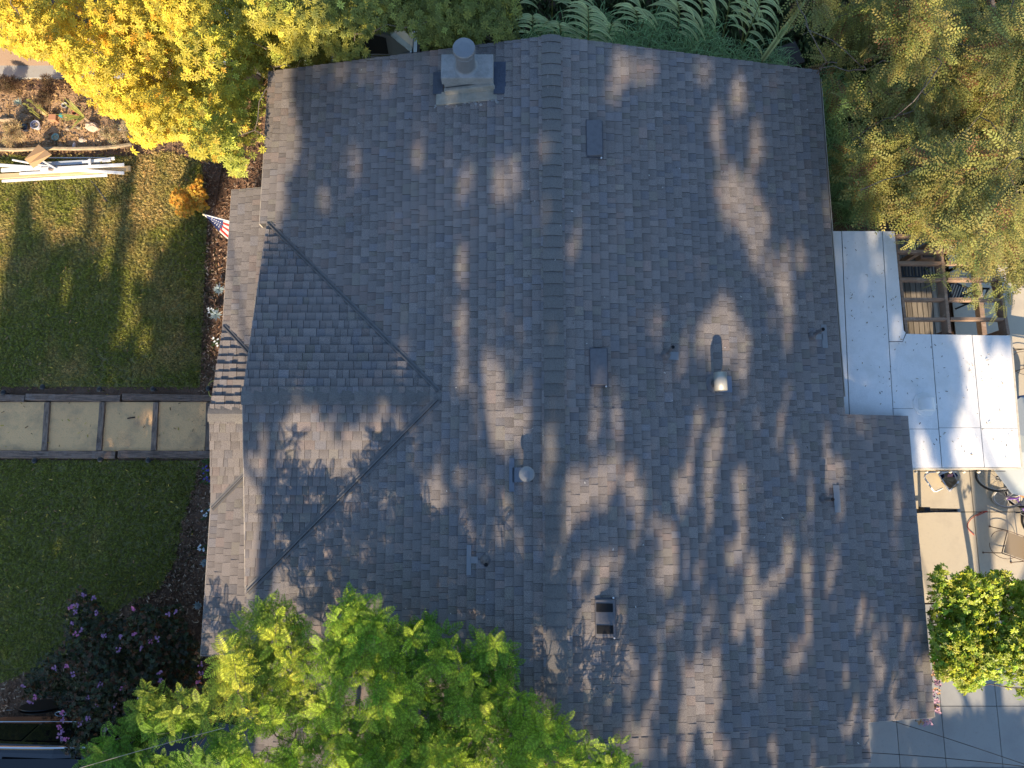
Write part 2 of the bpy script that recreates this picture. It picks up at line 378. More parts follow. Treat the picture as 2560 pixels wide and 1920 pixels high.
# main right slope, with the bump-out
LR1, LR2 = (XR1-RX)*nR, (XR2-RX)*nR; RUN = EX*round(LR2/EX)
zr1, zr2 = RZ-(XR1-RX)*PITCH, RZ-(XR2-RX)*PITCH
sr = (-1, 0, PITCH); o2 = (XR2, YB, zr2)
D = LR2-LR1
def rect(a0, b0, a1, b1): return [(a0, b0), (a1, b0), (a1, b1), (a0, b1)]
kD = math.floor(D/EX)*EX
slope((XR2, YB, zr2), (0, 1, 0), sr, rect(YE-YB, 0, YS-YB, LR2-.04), seed=1)
O1 = Vector((XR2, YB, zr2))+Vector(sr).normalized()*D
slope(O1, (0, 1, 0), sr, rect(0, 0, YE-YB, LR1-.04), seed=2)
slope(O1, (0, 1, 0), sr, rect(YS-YB, 0, YT-YB, LR1-.04), seed=3)
# main left slope
zl1, zl2 = RZ-(RX-XL1)*PITCH, RZ-(RX-XL2)*PITCH; YG0, YG1, GY = -1.47, 4.67, 1.60
slope((XL1, YG1, zl1), (0, 1, 0), (1, 0, PITCH), rect(0, 0, YT-YG1, (RX-XL1)*nR-.04), seed=4)
slope((XL2, YB, zl2), (0, 1, 0), (1, 0, PITCH), rect(0, 0, YG1-YB, (RX-XL2)*nR-.04), seed=5)
# cross gable, north and south slopes (clipped at the valleys)
GX = -4.2; GH = GY-YG0; GZ = RZ-(RX-GX)*PITCH     # eave height of the cross gable
gz = GZ+GH*PITCH
def gable(GX, GH, GY, GZ, L, seed, lift=.004):
    "two triangular slopes that die into the main slope along 45 degree valleys"
    for sgn, sd in ((1, seed), (-1, seed+1)):
        O = (GX, GY+sgn*GH, GZ); sl_ = GH*nR-.03
        poly = [(0, 0), (L, sl_), (0, sl_)] if L >= GH*.999 else [(0, 0), (L, L*nR), (L, sl_), (0, sl_)]
        slope(O, (1, 0, 0), (0, -sgn, PITCH), poly, lift=lift, seed=sd, thick=2.0 if sgn == 1 else 1)
gable(GX, GH, GY, GZ, GH, 10)
# porch roof, one step lower, with its own small gable
PXO, PZ = -4.975, 2.25; PH = 1.556; PY = 1.385
PYT, PYB = W(570, 475, 2.25).y, W(515, 1640, 2.25).y
PL = -4.02-PXO
slope((PXO, PYB, PZ), (0, 1, 0), (1, 0, PITCH), rect(0, 0, PYT-PYB, PL*nR), seed=20)
gable(PXO, PH, PY, PZ, PL, 21)

# decks under the shingles (closed slabs)
def slab3(b, pts, th):
    n = len(pts); up = [Vector(p) for p in pts]; dn = [p-Vector((0, 0, th)) for p in up]
    b.idx(up+dn, [tuple(range(n)), tuple(range(n, 2*n))[::-1]]+[(i, n+i, n+(i+1) % n, (i+1) % n) for i in range(n)])
zx = lambda x: RZ-abs(x-RX)*PITCH
b = MB(); dz = -.006
rp = lambda x, y: (x, y, zx(x)+dz)
slab3(b, [rp(RX, YB), rp(XR1, YB), rp(XR1, YT), rp(RX, YT)], .10)
slab3(b, [rp(XR1, YE), rp(XR2, YE), rp(XR2, YS), rp(XR1, YS)], .10)
slab3(b, [rp(RX, YT), rp(XL1, YT), rp(XL1, YG1), rp(RX, YG1)], .10)
slab3(b, [rp(RX, YG1), rp(XL2, YG1), rp(XL2, YB), rp(RX, YB)], .10)
for sgn in (1, -1):
    slab3(b, [(GX, GY+sgn*GH, GZ+dz), (GX+GH, GY, gz+dz), (GX, GY, gz+dz)], .09)
pr = lambda x: PZ+(x-PXO)*PITCH+dz
slab3(b, [(PXO, PYB, pr(PXO)), (-4.02, PYB, pr(-4.02)), (-4.02, PYT, pr(-4.02)), (PXO, PYT, pr(PXO))], .09)
for sgn in (1, -1):
    slab3(b, [(PXO, PY+sgn*PH, PZ+dz), (-4.02, PY+sgn*(PH-PL), PZ+PL*PITCH+dz), (-4.02, PY, PZ+PH*PITCH+dz), (PXO, PY, PZ+PH*PITCH+dz)], .08)
roof = b.build('roof', M_deckr, house)
# split: the 300 tabs that show largest are pieces, the rest one field
def area_px(top):
    P = np.array([tuple(p) for p in top]); x, y = PX(P)
    vis = (x.min() > 0) & (x.max() < 2560) & (y.min() > 0) & (y.max() < 1480)
    return (.5*abs(np.dot(x, np.roll(y, 1))-np.dot(y, np.roll(x, 1))) if vis else 0)
under = [i for i, t in enumerate(tabs) if (lambda p: (GX < p.x < GX+GH and abs(p.y-GY) < GH-.32-(p.x-GX)) and abs(p.z-zx(p.x)) < .03)(sum(t[0], Vector())/len(t[0]))]
under = set(under)
order = sorted([i for i in range(len(tabs)) if i not in under], key=lambda i: -area_px(tabs[i][0])); big = set(order[:300])
field = MB()
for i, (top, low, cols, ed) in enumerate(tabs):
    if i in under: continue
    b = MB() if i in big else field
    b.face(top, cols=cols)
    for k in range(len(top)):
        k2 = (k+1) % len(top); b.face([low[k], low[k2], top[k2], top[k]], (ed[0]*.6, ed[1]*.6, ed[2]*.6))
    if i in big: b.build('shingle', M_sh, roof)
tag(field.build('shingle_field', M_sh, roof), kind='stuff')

# dust, seeds and pale specks on the shingles
n_ = 260; q_ = np.stack([rng.uniform(XL1+.2, XR1-.1, n_), rng.uniform(YB+.2, YT-.2, n_)], 1); P_ = np.c_[q_, RZ-np.abs(q_[:, 0]-RX)*PITCH+.026]
P_ = P_[~((q_[:, 0] < -1) & (np.abs(q_[:, 1]-1.6) < 3.2))]; n_ = len(P_)
V, Ff, Cc = instance(cT_, cF_, P_, frames(np.c_[rng.normal(0, .2, n_), rng.normal(0, .2, n_), np.ones(n_)], rng.uniform(0, 6.3, n_)), rng.uniform(.012, .035, n_), np.where(rng.uniform(0, 1, (n_, 1)) < .3, np.array([.7, .68, .62]), np.array([.10, .08, .06])))
tag(finish('roof_debris', np_mesh('roof_debris', V, Ff, Cc, M_mulch), None), kind='stuff')
# ridge caps
def caps(p, q, half, parent, step=.143, seed=0):
    rr = random.Random(seed); p, q = Vector(p), Vector(q); d = (q-p).normalized(); L = (q-p).length; sd = Vector((d.y, -d.x, 0))
    t = 0
    while t < L:
        b = MB(); k = rr.gauss(1, .06); c = (k, k, k*.98); l = min(step*1.37+.02, L-t); hw = half*rr.uniform(.97, 1.03)
        rows = []
        for f, h in ((0, .034), (1, .018)):
            rows.append([p+d*(t+l*f)+sd*(hw*a)+Vector((0, 0, h-abs(a)**1.3*hw*PITCH*1.02)) for a in (-1, -.5, 0, .5, 1)])
        j = rr.uniform(-.004, .004)
        for i in range(4): b.face([rows[0][i], rows[0][i+1], rows[1][i+1], rows[1][i]], c)
        e0 = [v-Vector((0, 0, .03)) for v in rows[0]]
        for i in range(4): b.face([e0[i], e0[i+1], rows[0][i+1], rows[0][i]], (c[0]*.35,)*3)
        for s_ in (0, 4):
            b.face([rows[0][s_], rows[1][s_], rows[1][s_]-Vector((0, 0, .016)), e0[s_]], (c[0]*.5,)*3)
        b.build('ridge_cap', M_cap, parent); t += step*1.37
    return
caps((RX, YB, RZ), (RX, YT+.02, RZ), .155, house, seed=1)
caps((GX-.02, GY, gz), (GX+GH+.08, GY, gz), .15, house, seed=2)
caps((PXO-.02, PY, PZ+PH*PITCH), (-4.02, PY, PZ+PH*PITCH), .13, house, seed=3)
# valley flashings with a standing rib
def valley(p, q, wd, rib):
    b = MB(); p, q = Vector(p), Vector(q); d = (q-p).normalized(); sd = d.cross(Vector((0, 0, 1))).normalized(); up = Vector((0, 0, 1))
    prof = [(-wd, .030), (-.016, .020), (-.012, rib), (.012, rib), (.016, .020), (wd, .030)]
    A = [p+sd*a+up*(h+.006) for a, h in prof]; B = [q+sd*a+up*(h+.006) for a, h in prof]
    for i in range(5): b.face([A[i], A[i+1], B[i+1], B[i]], ((.9,)*3, (.2,)*3, (.8,)*3, (.2,)*3, (.9,)*3)[i])
    lo = [v-up*.035 for v in (A[0], A[5], B[5], B[0])]
    b.face([A[0], B[0], lo[3], lo[0]]); b.face([A[5], B[5], lo[2], lo[1]])
    b.build('valley_flashing', M_valley, house)
for s_ in (1, -1):
    valley((GX+.03, GY+s_*(GH-.03), GZ+.004), (GX+GH-.03, GY+s_*.06, gz-.006), .062, .046)
    valley((PXO+.02, PY+s_*(PH-.02), PZ+.004), (PXO+PL-.12, PY+s_*(PH-PL+.12), PZ+(PL-.12)*PITCH), .05, .042)
# fascia, gutter, walls
def board(name, m, p, q, wd, ht, parent=house, col=(1, 1, 1)):
    b = MB(); b.bar(p, q, wd, ht, col); return b.build(name, m, parent)
board('fascia', M_trim, (XR1+.012, YS, zr1-.01), (XR1+.012, YT, zr1-.01), .02, .15)
board('fascia', M_trim, (XR2+.012, YE, zr2-.01), (XR2+.012, YS, zr2-.01), .02, .15)
board('fascia', M_trim, (XL1-.012, YG1, zl1-.01), (XL1-.012, YT, zl1-.01), .02, .15)
board('fascia', M_trim, (PXO-.012, PYB, PZ-.01), (PXO-.012, PYT, PZ-.01), .02, .12)
board('barge_board', M_trim, (GX-.012, GY-GH, GZ-.02), (GX-.012, GY, gz-.02), .02, .13)
board('barge_board', M_trim, (GX-.012, GY+GH, GZ-.02), (GX-.012, GY, gz-.02), .02, .13)
for (x0, x1, y) in ((RX, XR1, YT), (XL1, RX, YT), (XR1, XR2, YE)):
    board('barge_board', M_trim, (x0, y+(.012 if y > 0 else -.012), zx(x0)-.03), (x1, y+(.012 if y > 0 else -.012), zx(x1)-.03), .02, .13)
for (x, y0, y1, z) in ((XR1+.055, YS+.3, YT-.15, zr1),):
    b = MB(); b.bar((x, y0, z-.03), (x, y1, z-.03), .012, .07); b.bar((x-.02, y0, z-.09), (x-.02, y1, z-.09), .06, .01, (.6, .6, .6)); b.build('gutter', M_trim, house)
b = MB()
for (x0, y0, x1, y1, h) in ((XL2+.5, YB+.4, XR1-.45, YT-.4, 2.42), (XR1-.46, YE+.35, XR2-.42, YS-.3, 2.2)):
    b.box((x0, y0, 0), (x1, y1, h))
b.build('wall', M_wall, house)
b = MB(); b.box((-4.8, PYB+.15, 0), (-3.6, PYB+.3, 2.2)); b.build('porch_wall', M_wall, house)
for y in (PYB+1.5, -.4, 3.2, PYT-.3):
    b = MB(); b.bar((-4.8, y, 2.13), (-4.8, y+.1, 2.13), .1, 2.13); b.build('porch_post', M_trim, house)

# chimney
def on(px, py):
    "point on the main roof plane under a photo pixel"
    z = 3.2
    for _ in range(12): p = W(px, py, z); z = zx(p.x)
    return Vector((p.x, p.y, zx(p.x)))
chz = 3.66
cA, cB = W(1102, 243, chz-.12), W(1233, 243, chz-.12)    # lower front corners of the cap
x0, x1 = W(1102, 195, chz).x, W(1233, 195, chz).x
y0, y1 = W(1168, 195, chz).y, W(1168, 135, chz).y
ch = MB(); ch.box((x0+.03, y0+.03, 2.5), (x1-.03, y1-.03, chz-.19)); cho = ch.build('chimney', M_chim, house)
c = MB(); c.box((x0, y0, chz-.19), (x1, y1, chz)); c.build('chimney_cap', M_chim, cho, bevel=.015)
fx, fy = (x0+x1)/2-.02, (y0+y1)/2-.01
c = MB(); c.lathe((fx, fy, chz), [(.20, 0), (.165, .03), (.155, .05), (.155, .32), (.16, .325), (.16, .36), (.155, .365), (.155, .42)], 28)
c.build('flue', M_galv, cho, smooth=False)
c = MB(); c.lathe((fx, fy, chz+.40), [(.165, 0), (.178, .01), (.178, .075), (.17, .09), (.09, .102), (.0, .104)], 32); c.build('flue_cap', M_galv, cho)
c = MB()
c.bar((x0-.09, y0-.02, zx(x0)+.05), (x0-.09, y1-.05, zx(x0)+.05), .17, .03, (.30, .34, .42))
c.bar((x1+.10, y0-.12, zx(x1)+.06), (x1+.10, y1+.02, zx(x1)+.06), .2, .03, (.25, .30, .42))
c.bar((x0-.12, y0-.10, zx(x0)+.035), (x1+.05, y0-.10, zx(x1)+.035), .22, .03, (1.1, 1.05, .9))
c.build('flashing', M_chim, cho)
c = MB(); c.bar((x0+.02, y0-.02, zx(x0)+.17), (x1, y0-.02, zx(x1)+.17), .06, .14, (1.05, 1, .9)); c.build('mortar_fillet', M_chim, cho, bevel=.01)
rr = random.Random(4); c = MB()
for k in range(26):
    a = rr.uniform(x0-.2, x1+.15); q = y0-.2-rr.random()**2*.09; s_ = rr.uniform(.01, .03); c.lathe((a, q, zx(a)+.018), [(s_, 0), (s_*.7, .008), (0, .01)], 6)
tag(c.build('mortar_crumbs', M_chim, cho), kind='stuff')

# box vents (attic louvres)
def box_vent(px0, py0, px1, py1, lit):
    A = on(px0, py1); B = on(px1, py0); yc0, yc1 = A.y, B.y; xa, xb = A.x, B.x
    s_ = 1 if xa > RX else -1; h = .12
    v = MB(); P = lambda x, y, d: (x, y, zx(x)+d)
    v.idx([P(xa, yc0, h*.35), P(xb, yc0, h), P(xb, yc1, h), P(xa, yc1, h*.35), P(xa, yc0, 0), P(xb, yc0, 0), P(xb, yc1, 0), P(xa, yc1, 0)],
          [(0,1,2,3), (4,5,1,0), (5,6,2,1), (6,7,3,2), (7,4,0,3)])
    o = v.build('roof_vent', M_pmetal, house, bevel=.006)
    f = MB(); e_ = .025
    f.idx([P(xa-.01, yc0-e_, .03), P(xb+.03, yc0-e_, .03), P(xb+.03, yc1+e_, .03), P(xa-.01, yc1+e_, .03)], [(0, 1, 2, 3)], (.7, .7, .75)); f.build('flange', M_pmetal, o)
    if lit:
        for (a0, a1) in ((yc0+.05, yc0+.17), (yc1-.17, yc1-.05)):
            g_ = MB(); g_.idx([P(xa+.01, a0, h*.4+.006), P(xb-.03, a0, h*.93+.006), P(xb-.03, a1, h*.93+.006), P(xa+.01, a1, h*.4+.006)], [(0, 1, 2, 3)]); g_.build('louvre', M_dark, o)
    for yy in ((yc0-.018,) if not lit else (yc0-.02, yc1+.02)):
        g_ = MB(); g_.lathe(P(xb-.01, yy, .035), [(.014, 0), (.014, .02), (0, .024)], 8); g_.build('screw', M_white2, o)
box_vent(1467, 308, 1502, 392, False); box_vent(1476, 875, 1514, 963, False); box_vent(1489, 1497, 1534, 1592, True)
for (px, py, px1, py1) in ((1467, 392, 1500, 398),):
    pass
# plumbing pipes
def pipe(px, py, hgt, lean, fl, bootr=.07):
    p = on(px, py); v = MB(); q = p+Vector((lean[0], lean[1], hgt))
    n = 14; v.tube([p, q], .03, n, caps=False); v.tube([p+(q-p)*.9, q], .024, n, (.05, .05, .05)); o = v.build('vent_pipe', M_pmetal, house, smooth=False)
    v = MB(); d = (q-p).normalized(); u_ = q+d*.001; v.lathe(u_, [(.024, 0), (0, .0005)], 12); v.build('pipe_bore', M_dark, o)
    v = MB(); v.lathe(p+Vector((0, 0, .01)), [(bootr, 0), (bootr*.9, .03), (.04, .07), (.034, .09)], 16); v.build('boot', M_pmetal, o, smooth=True)
    for (a, c_, w_, l_) in fl:
        v = MB(); xx, yy = p.x+a, p.y+c_; v.idx([(xx-w_/2, yy-l_/2, zx(xx-w_/2)+.03), (xx+w_/2, yy-l_/2, zx(xx+w_/2)+.03), (xx+w_/2, yy+l_/2, zx(xx+w_/2)+.03), (xx-w_/2, yy+l_/2, zx(xx-w_/2)+.03)], [(0, 1, 2, 3)])
        v.build('flashing', M_galv, o)
pipe(1663, 888, .34, (.05, .06), [(.13, -.01, .17, .13)], .085)
pipe(2029, 840, .36, (.04, .03), [(.22, 0, .10, .40), (.12, -.01, .14, .1)])
pipe(2055, 1247, .32, (.03, -.01), [(.25, 0, .11, .43)])
pipe(1214, 1400, .34, (.02, -.04), [(-.17, 0, .11, .10), (-.25, 0, .07, .44)], .08)
# round capped pot left of the ridge
p = on(1316, 1187); v = MB(); v.lathe(p, [(.06, 0), (.06, .22), (.10, .22), (.115, .235), (.115, .27), (.10, .285), (.05, .31), (0, .315)], 26); o = v.build('vent_pot', M_galv, house)
for (a, w_, l_) in ((-.08, .26, .22), (-.22, .08, .50)):
    v = MB(); xx, yy = p.x+a, p.y; v.idx([(xx-w_/2, yy-l_/2, zx(xx-w_/2)+.03), (xx+w_/2, yy-l_/2, zx(xx+w_/2)+.03), (xx+w_/2, yy+l_/2, zx(xx+w_/2)+.03), (xx-w_/2, yy+l_/2, zx(xx-w_/2)+.03)], [(0, 1, 2, 3)], (.7, .75, .85)); v.build('flashing', M_galv, o)
# hooded T-vent on the right slope
p = on(1784, 960); v = MB(); hx, hy, hz = p.x+.04, p.y, p.z+.20
v.tube([(p.x, p.y, p.z), (hx, hy, hz)], .075, 16, (.5, .5, .5)); o = v.build('vent_stub', M_galv, house)
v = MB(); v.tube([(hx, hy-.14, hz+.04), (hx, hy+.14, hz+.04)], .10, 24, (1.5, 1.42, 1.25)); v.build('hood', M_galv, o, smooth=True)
v = MB(); v.lathe(p+Vector((-.02, 0, .01)), [(.15, 0), (.13, .03), (.08, .06)], 20); v.build('boot', M_pmetal, o, smooth=True)
v = MB(); xx = p.x+.19; v.idx([(xx-.11, p.y-.13, zx(xx-.11)+.03), (xx+.11, p.y-.13, zx(xx+.11)+.03), (xx+.11, p.y+.13, zx(xx+.11)+.03), (xx-.11, p.y+.13, zx(xx-.11)+.03)], [(0, 1, 2, 3)], (.8, .85, 1)); v.build('flashing', M_galv, o)

# ------------------------------------------------------------------ patio cover (white roll roofing)
PZW = 2.22
pc = empty('patio_cover', 'flat white roofed patio cover joined to the grey house roof', 'patio cover')
q = lambda px, py, z=PZW: W(px, py, z)
b = MB()
outl = [q(2076, 578), q(2236, 579), q(2259, 826), q(2268, 834), q(2525, 839), q(2552, 1168), q(2250, 1170), q(2250, 1060), q(2090, 1060)]
b.prism([(p.x, p.y) for p in outl], PZW-.14, PZW-.012, (.09, .09, .09)); b.build('underlay', M_deckr, pc)
def sheetp(pts, dzv=0):
    b = MB(); P = [q(*p) for p in pts]
    b.prism([(p.x, p.y) for p in P], PZW-.012, PZW+dzv); b.build('roofing_sheet', M_white, pc)
xa = lambda y: 2105+(y-600)*.0425       # first seam
xb = lambda y: 2207+(y-600)*.060
sheetp([(2076, 578), (xa(578)-1, 578), (xa(1060)-1, 1060), (2088, 1060)], .002)
sheetp([(xa(578)+1, 578), (xb(578)-1, 578), (xb(1060)-1, 1060), (xa(1060)+1, 1060)], .004)
sheetp([(xb(578)+1, 578), (2236, 579), (2259, 826), (2264, 832), (2256, 853), (xb(853)+1, 853)], .003)
xc = lambda y: 2328+(y-840)*.0815; xd = lambda y: 2430+(y-840)*.094
sheetp([(xb(855)+1, 855), (2257, 855), (2266, 834.5), (xc(837)-1, 836), (xc(1021)-1, 1021), (xb(1021)+1, 1021)], .002)
sheetp([(xb(1022)+1, 1022), (xc(1022)-1, 1022), (xc(1072)-1, 1072), (2260, 1072), (xb(1060)+1, 1060)], .003)
sheetp([(2250, 1073), (xc(1073)-1, 1073), (xc(1169)-1, 1169), (2250, 1170)], .002)
sheetp([(xc(836)+1, 836), (xd(838)-1, 837.6), (xd(1069)-1, 1069), (xc(1069)+1, 1069)], .004)
sheetp([(xc(1070)+1, 1070), (xd(1070)-1, 1070), (xd(1168)-1, 1168), (xc(1169)+1, 1169)], .005)
sheetp([(xd(838)+1, 838), (2525, 839), (2544, 1070), (xd(1070)+1, 1070)], .002)
sheetp([(xd(1071)+1, 1071), (2544, 1071), (2552, 1168), (xd(1168)+1, 1168)], .003)
E0, E1 = q(2286, 1171), q(2553, 1169)
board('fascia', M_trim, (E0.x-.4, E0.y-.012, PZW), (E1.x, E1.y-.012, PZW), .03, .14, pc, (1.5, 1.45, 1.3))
a_, c_ = q(2553, 1168), q(2526, 839)
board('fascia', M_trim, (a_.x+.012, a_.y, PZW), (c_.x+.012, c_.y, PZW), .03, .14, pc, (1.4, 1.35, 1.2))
for (px, py) in ((2535, 1158), (2513, 848), (2330, 1158)):
    p = q(px, py); b = MB(); b.bar((p.x-.05, p.y, PZW-.15), (p.x+.05, p.y, PZW-.15), .1, PZW-.15); b.build('post', M_wood, pc)
p = q(2311, 1011); b = MB(); M3 = Matrix.Rotation(0, 3, 'Z')
for k in range(1):
    prof = []
    vs = []; n = 14; L = .19
    for yy in (-L, L):
        for i in range(n+1):
            t = math.pi*i/n; vs.append((p.x+.13*math.cos(t)*(1.0)+.01, p.y+yy*.55, PZW+.02+.13*math.sin(t)))
    b.idx(vs, [(i, i+1, n+2+i, n+1+i) for i in range(n)]+[tuple(range(n+1)), tuple(range(n+1, 2*n+2))])
ho = b.build('vent_hood', M_white, pc)
b = MB(); b.lathe((p.x, p.y, PZW), [(.21, 0), (.2, .018), (.13, .03)], 11); b.build('vent_skirt', M_white, ho)
scatter_chips('roof_litter', [(p.x, p.y) for p in (q(2110, 600), q(2220, 600), q(2255, 845), q(2515, 850), q(2540, 1150), q(2300, 1150), q(2290, 1020), q(2140, 1010))], 170, .028,
              lambda P: np.where(rng.uniform(0, 1, (len(P), 1)) < .5, np.array([.12, .10, .07]), np.array([.35, .27, .15])), z=PZW+.006)
# festoon lights along the lower edge
sl_ = empty('string_lights', 'string of round bulbs hanging along the lower edge of the white patio roof', 'string lights')
b = MB(); xs = [E0.x+(E1.x-E0.x)*t for t in np.linspace(0, .86, 40)]
b.tube([(x, E0.y-.045, PZW-.02-.02*abs(math.sin(i*.55))) for i, x in enumerate(xs)], .006, 5, (.02, .02, .02)); b.build('cable', M_plain, sl_)
for cx in (1035, 1150, 1275, 1410, 1555, 1715):
    p = q(2050+.2306*cx, 1176, PZW-.06); b = MB(); b.lathe((p.x, E0.y-.055, PZW-.085), [(0, 0), (.02, .008), (.026, .03), (.018, .05), (.01, .07)], 10, (.8, .74, .6)); b.build('bulb', M_cer, sl_, smooth=True)

# ------------------------------------------------------------------ pergola
PZP = 2.20
pg = empty('pergola', 'open timber pergola frame beside the white patio roof', 'pergola')
def beam(a, c, wd=.045, ht=.14, name='rafter', z=PZP):
    b = MB(); k = random.uniform(.9, 1.15); b.bar(W(*a, z), W(*c, z), wd, ht, (k, k, k)); return b.build(name, M_wood, pg)
for (ya, xl, xr) in ((588, 2238, 2352), (627, 2243, 2450), (656, 2246, 2480), (697, 2249, 2504), (747, 2254, 2511), (796, 2259, 2517)):
    for (u0, u1) in ((xl, min(xr, 2358+(ya-588)*.075)), (2362+(ya-588)*.075, xr)):
        if u1-u0 > 8: beam((u0, ya), (u1, ya+(u1-u0)*.008))
beam((2350, 584), (2375, 832), .05, .19, 'beam', PZP+.01); beam((2497, 690), (2522, 836), .05, .19, 'beam', PZP+.01)
beam((2238, 586), (2268, 836), .05, .15, 'ledger', PZP-.02)
beam((2440, 640), (2470, 905), .09, .14, 'low_beam', 1.15)
for (px, py) in ((2358, 592), (2516, 828), (2374, 830)):
    p = W(px, py, PZP-.16); b = MB(); b.bar((p.x-.045, p.y, p.z-.03), (p.x+.045, p.y, p.z-.03), .09, p.z-.03); b.build('post', M_wood, pg)
# deck of boards under the pergola
dk = empty('deck', 'grey weathered board deck under the pergola', 'deck')
dx0, dx1 = W(2248, 720, .2).x, W(2366, 720, .2).x; dy0, dy1 = W(2300, 900, .2).y, W(2300, 590, .2).y
nb = 9; wdt = (dx1-dx0)/nb
for i in range(nb):
    x = dx0+wdt*(i+.5); k = random.uniform(.75, 1.25)*(1.75 if i >= 6 else 1); b = MB()  # last boards brighter, the sun on them put into their colour
    b.bar((x, dy0+random.uniform(-.02, .02), .22), (x, dy1, .22), wdt-.014, .04, (k, k, k*.98)); b.build('deck_board', M_deck, dk)
b = MB(); b.box((dx0+.05, dy0+.1, 0), (dx1-.05, dy1-.1, .178)); b.build('joist_frame', M_deckr, dk)
# two slatted black loungers
def slat_chair(name, label, O, ang, L, Wd, z0, z1, n, group):
    "slatted seat rising from z0 to z1"
    r_ = empty(name, label, 'lounge chair', group); ca, sa = math.cos(ang), math.sin(ang)
    P = lambda a, c, z: (O.x+a*ca-c*sa, O.y+a*sa+c*ca, z)
    for s_ in (0, Wd):
        b = MB(); b.tube([P(0, s_, z0), P(L*.6, s_, z0), P(L, s_, z1)], .022, 6); b.build('side_rail', M_black, r_)
    for i in range(n):
        t = (i+.5)/n; a = L*t; z = z0 if t < .6 else z0+(z1-z0)*(t-.6)/.4
        b = MB(); b.bar(P(a, 0, z+.015), P(a, Wd, z+.015), .028, .012); b.build('slat', M_black, r_)
    for a in (.08*L, .75*L):
        for s_ in (.03, Wd-.03):
            b = MB(); b.tube([P(a, s_, z0), P(a, s_, .07)], .018, 6); b.build('leg', M_black, r_)
    return r_
slat_chair('slatted_lounger', 'black slatted lounger in shade on the deck under the pergola', W(2252, 692, .5), R(0), .86, .26, .5, .55, 13, 'black slatted loungers')
slat_chair('slatted_lounger', 'black slatted lounger lying half in sun past the pergola beam', W(2366, 738, .5), R(-24), .62, .34, .45, .75, 12, 'black slatted loungers')
# small grill and square table hidden by the foliage edge
b = MB(); p = W(2425, 650, .8); b.lathe((p.x, p.y, .0), [(.03, 0), (.03, .6), (.2, .68), (.23, .8), (.2, .9), (.1, .96), (0, .98)], 20, (.02, .02, .02))
tag(b.build('kettle_grill', M_plain, smooth=True), 'round black kettle grill between the pergola rafters under the leaves', 'grill')
# brown planter and tan stuff in the top bays
b = MB(); p = W(2320, 640, .3); b.box((p.x-.22, p.y-.10, .22), (p.x+.25, p.y+.12, .42), (.35, .2, .12)); b.box((p.x-.18, p.y-.07, .42), (p.x+.21, p.y+.09, .44), (.08, .05, .03))
tag(b.build('wooden_planter', M_plain, bevel=.01), 'brown wooden planter box on the shaded deck near the top rafters', 'planter')

# ------------------------------------------------------------------ patio things
def tubes(b, pts, r, n=6, col=(1, 1, 1)): b.tube([W(*p) if not isinstance(p, Vector) else p for p in pts], r, n, col)
# bin cart with white tube frame
bc = empty('wheeled_bin', 'white bin holding an open bag with a bent white tube handle beside the roof edge', 'bin')
p = W
b = MB(); tubes(b, [(2392, 1178, .75), (2325, 1180, .55), (2313, 1186, .5), (2311, 1194, .48), (2330, 1222, .40), (2335, 1228, .38), (2341, 1228, .38), (2357, 1220, .42)], .016, 8, (.85, .85, .85)); b.build('handle', M_plain, bc, smooth=True)
b = MB(); T_ = [W(2345, 1186, .62), W(2381, 1172, .62), W(2398, 1206, .62), W(2374, 1230, .62)]; B_ = [W(2348, 1190, .1), W(2372, 1180, .1), W(2386, 1208, .1), W(2366, 1222, .1)]
for i in range(4):
    j = (i+1) % 4; b.face([B_[i], B_[j], T_[j], T_[i]], (.62, .64, .66))
    d = (sum(T_, Vector())/4-T_[i])*.16; d2 = (sum(T_, Vector())/4-T_[j])*.16
    b.face([T_[i], T_[j], T_[j]+d2, T_[i]+d], (.85, .86, .87)); b.face([T_[i]+d, T_[j]+d2, B_[j]+d2, B_[i]+d], (.5, .5, .5))
b.face(B_, (.4, .4, .4)); b.build('bin', M_plain, bc)
b = MB(); cc = sum(T_, Vector())/4
ring = []; n = 18
for k in range(n):
    t = 2*math.pi*k/n; ring.append(cc+Vector((.15*math.cos(t), .17*math.sin(t), .03+.035*math.sin(5*t)+.02*math.cos(9*t))))
inn = [cc+(v-cc)*.75+Vector((0, 0, -.10+.03*math.sin(i*2.3))) for i, v in enumerate(ring)]
for k in range(n):
    j = (k+1) % n; up = ring[k].y > cc.y+.04
    colr = (.03, .05, .16) if up else ((.55, .45, .30) if k % 3 else (.62, .57, .48))
    b.face([ring[k], ring[j], inn[j], inn[k]], colr)
    b.face([inn[k], inn[j], cc+Vector((0, 0, -.12))], (.68, .54, .34) if k % 2 else (.5, .38, .24))
b.build('bag', M_cloth, bc)
b = MB(); b.face([cc+Vector(v) for v in ((-.06, .09, .05), (.05, .11, .05), (.06, .05, .0), (-.05, .04, .0))], (.42, .16, .18)); b.build('bag_label', M_plain, bc)
# gate leaf seen edge on
gt = empty('metal_gate', 'narrow black metal gate seen from above at the right roof edge', 'gate')
a_, c_ = W(2296, 1281, 1.25), W(2390, 1276, 1.25); a_ = Vector((a_.x-.1, a_.y, 1.25))
for z in (1.25, .75, .2):
    b = MB(); b.bar((a_.x, a_.y, z), (c_.x, c_.y, z), .035, .035); b.build('rail', M_black, gt)
for t in np.linspace(0, 1, 9):
    pp = a_.lerp(c_, t); b = MB(); b.tube([(pp.x, pp.y, .07), (pp.x, pp.y, 1.28)], .01, 5); b.build('bar', M_black, gt)
b = MB(); pp = a_.lerp(c_, .38); b.box((pp.x-.05, pp.y, 1.0), (pp.x+.05, pp.y+.08, 1.2)); b.build('latch', M_black, gt)
b = MB(); b.box((c_.x, c_.y-.03, .07), (c_.x+.05, c_.y+.03, 1.3), (.3, .3, .3)); b.build('post', M_plain, gt)
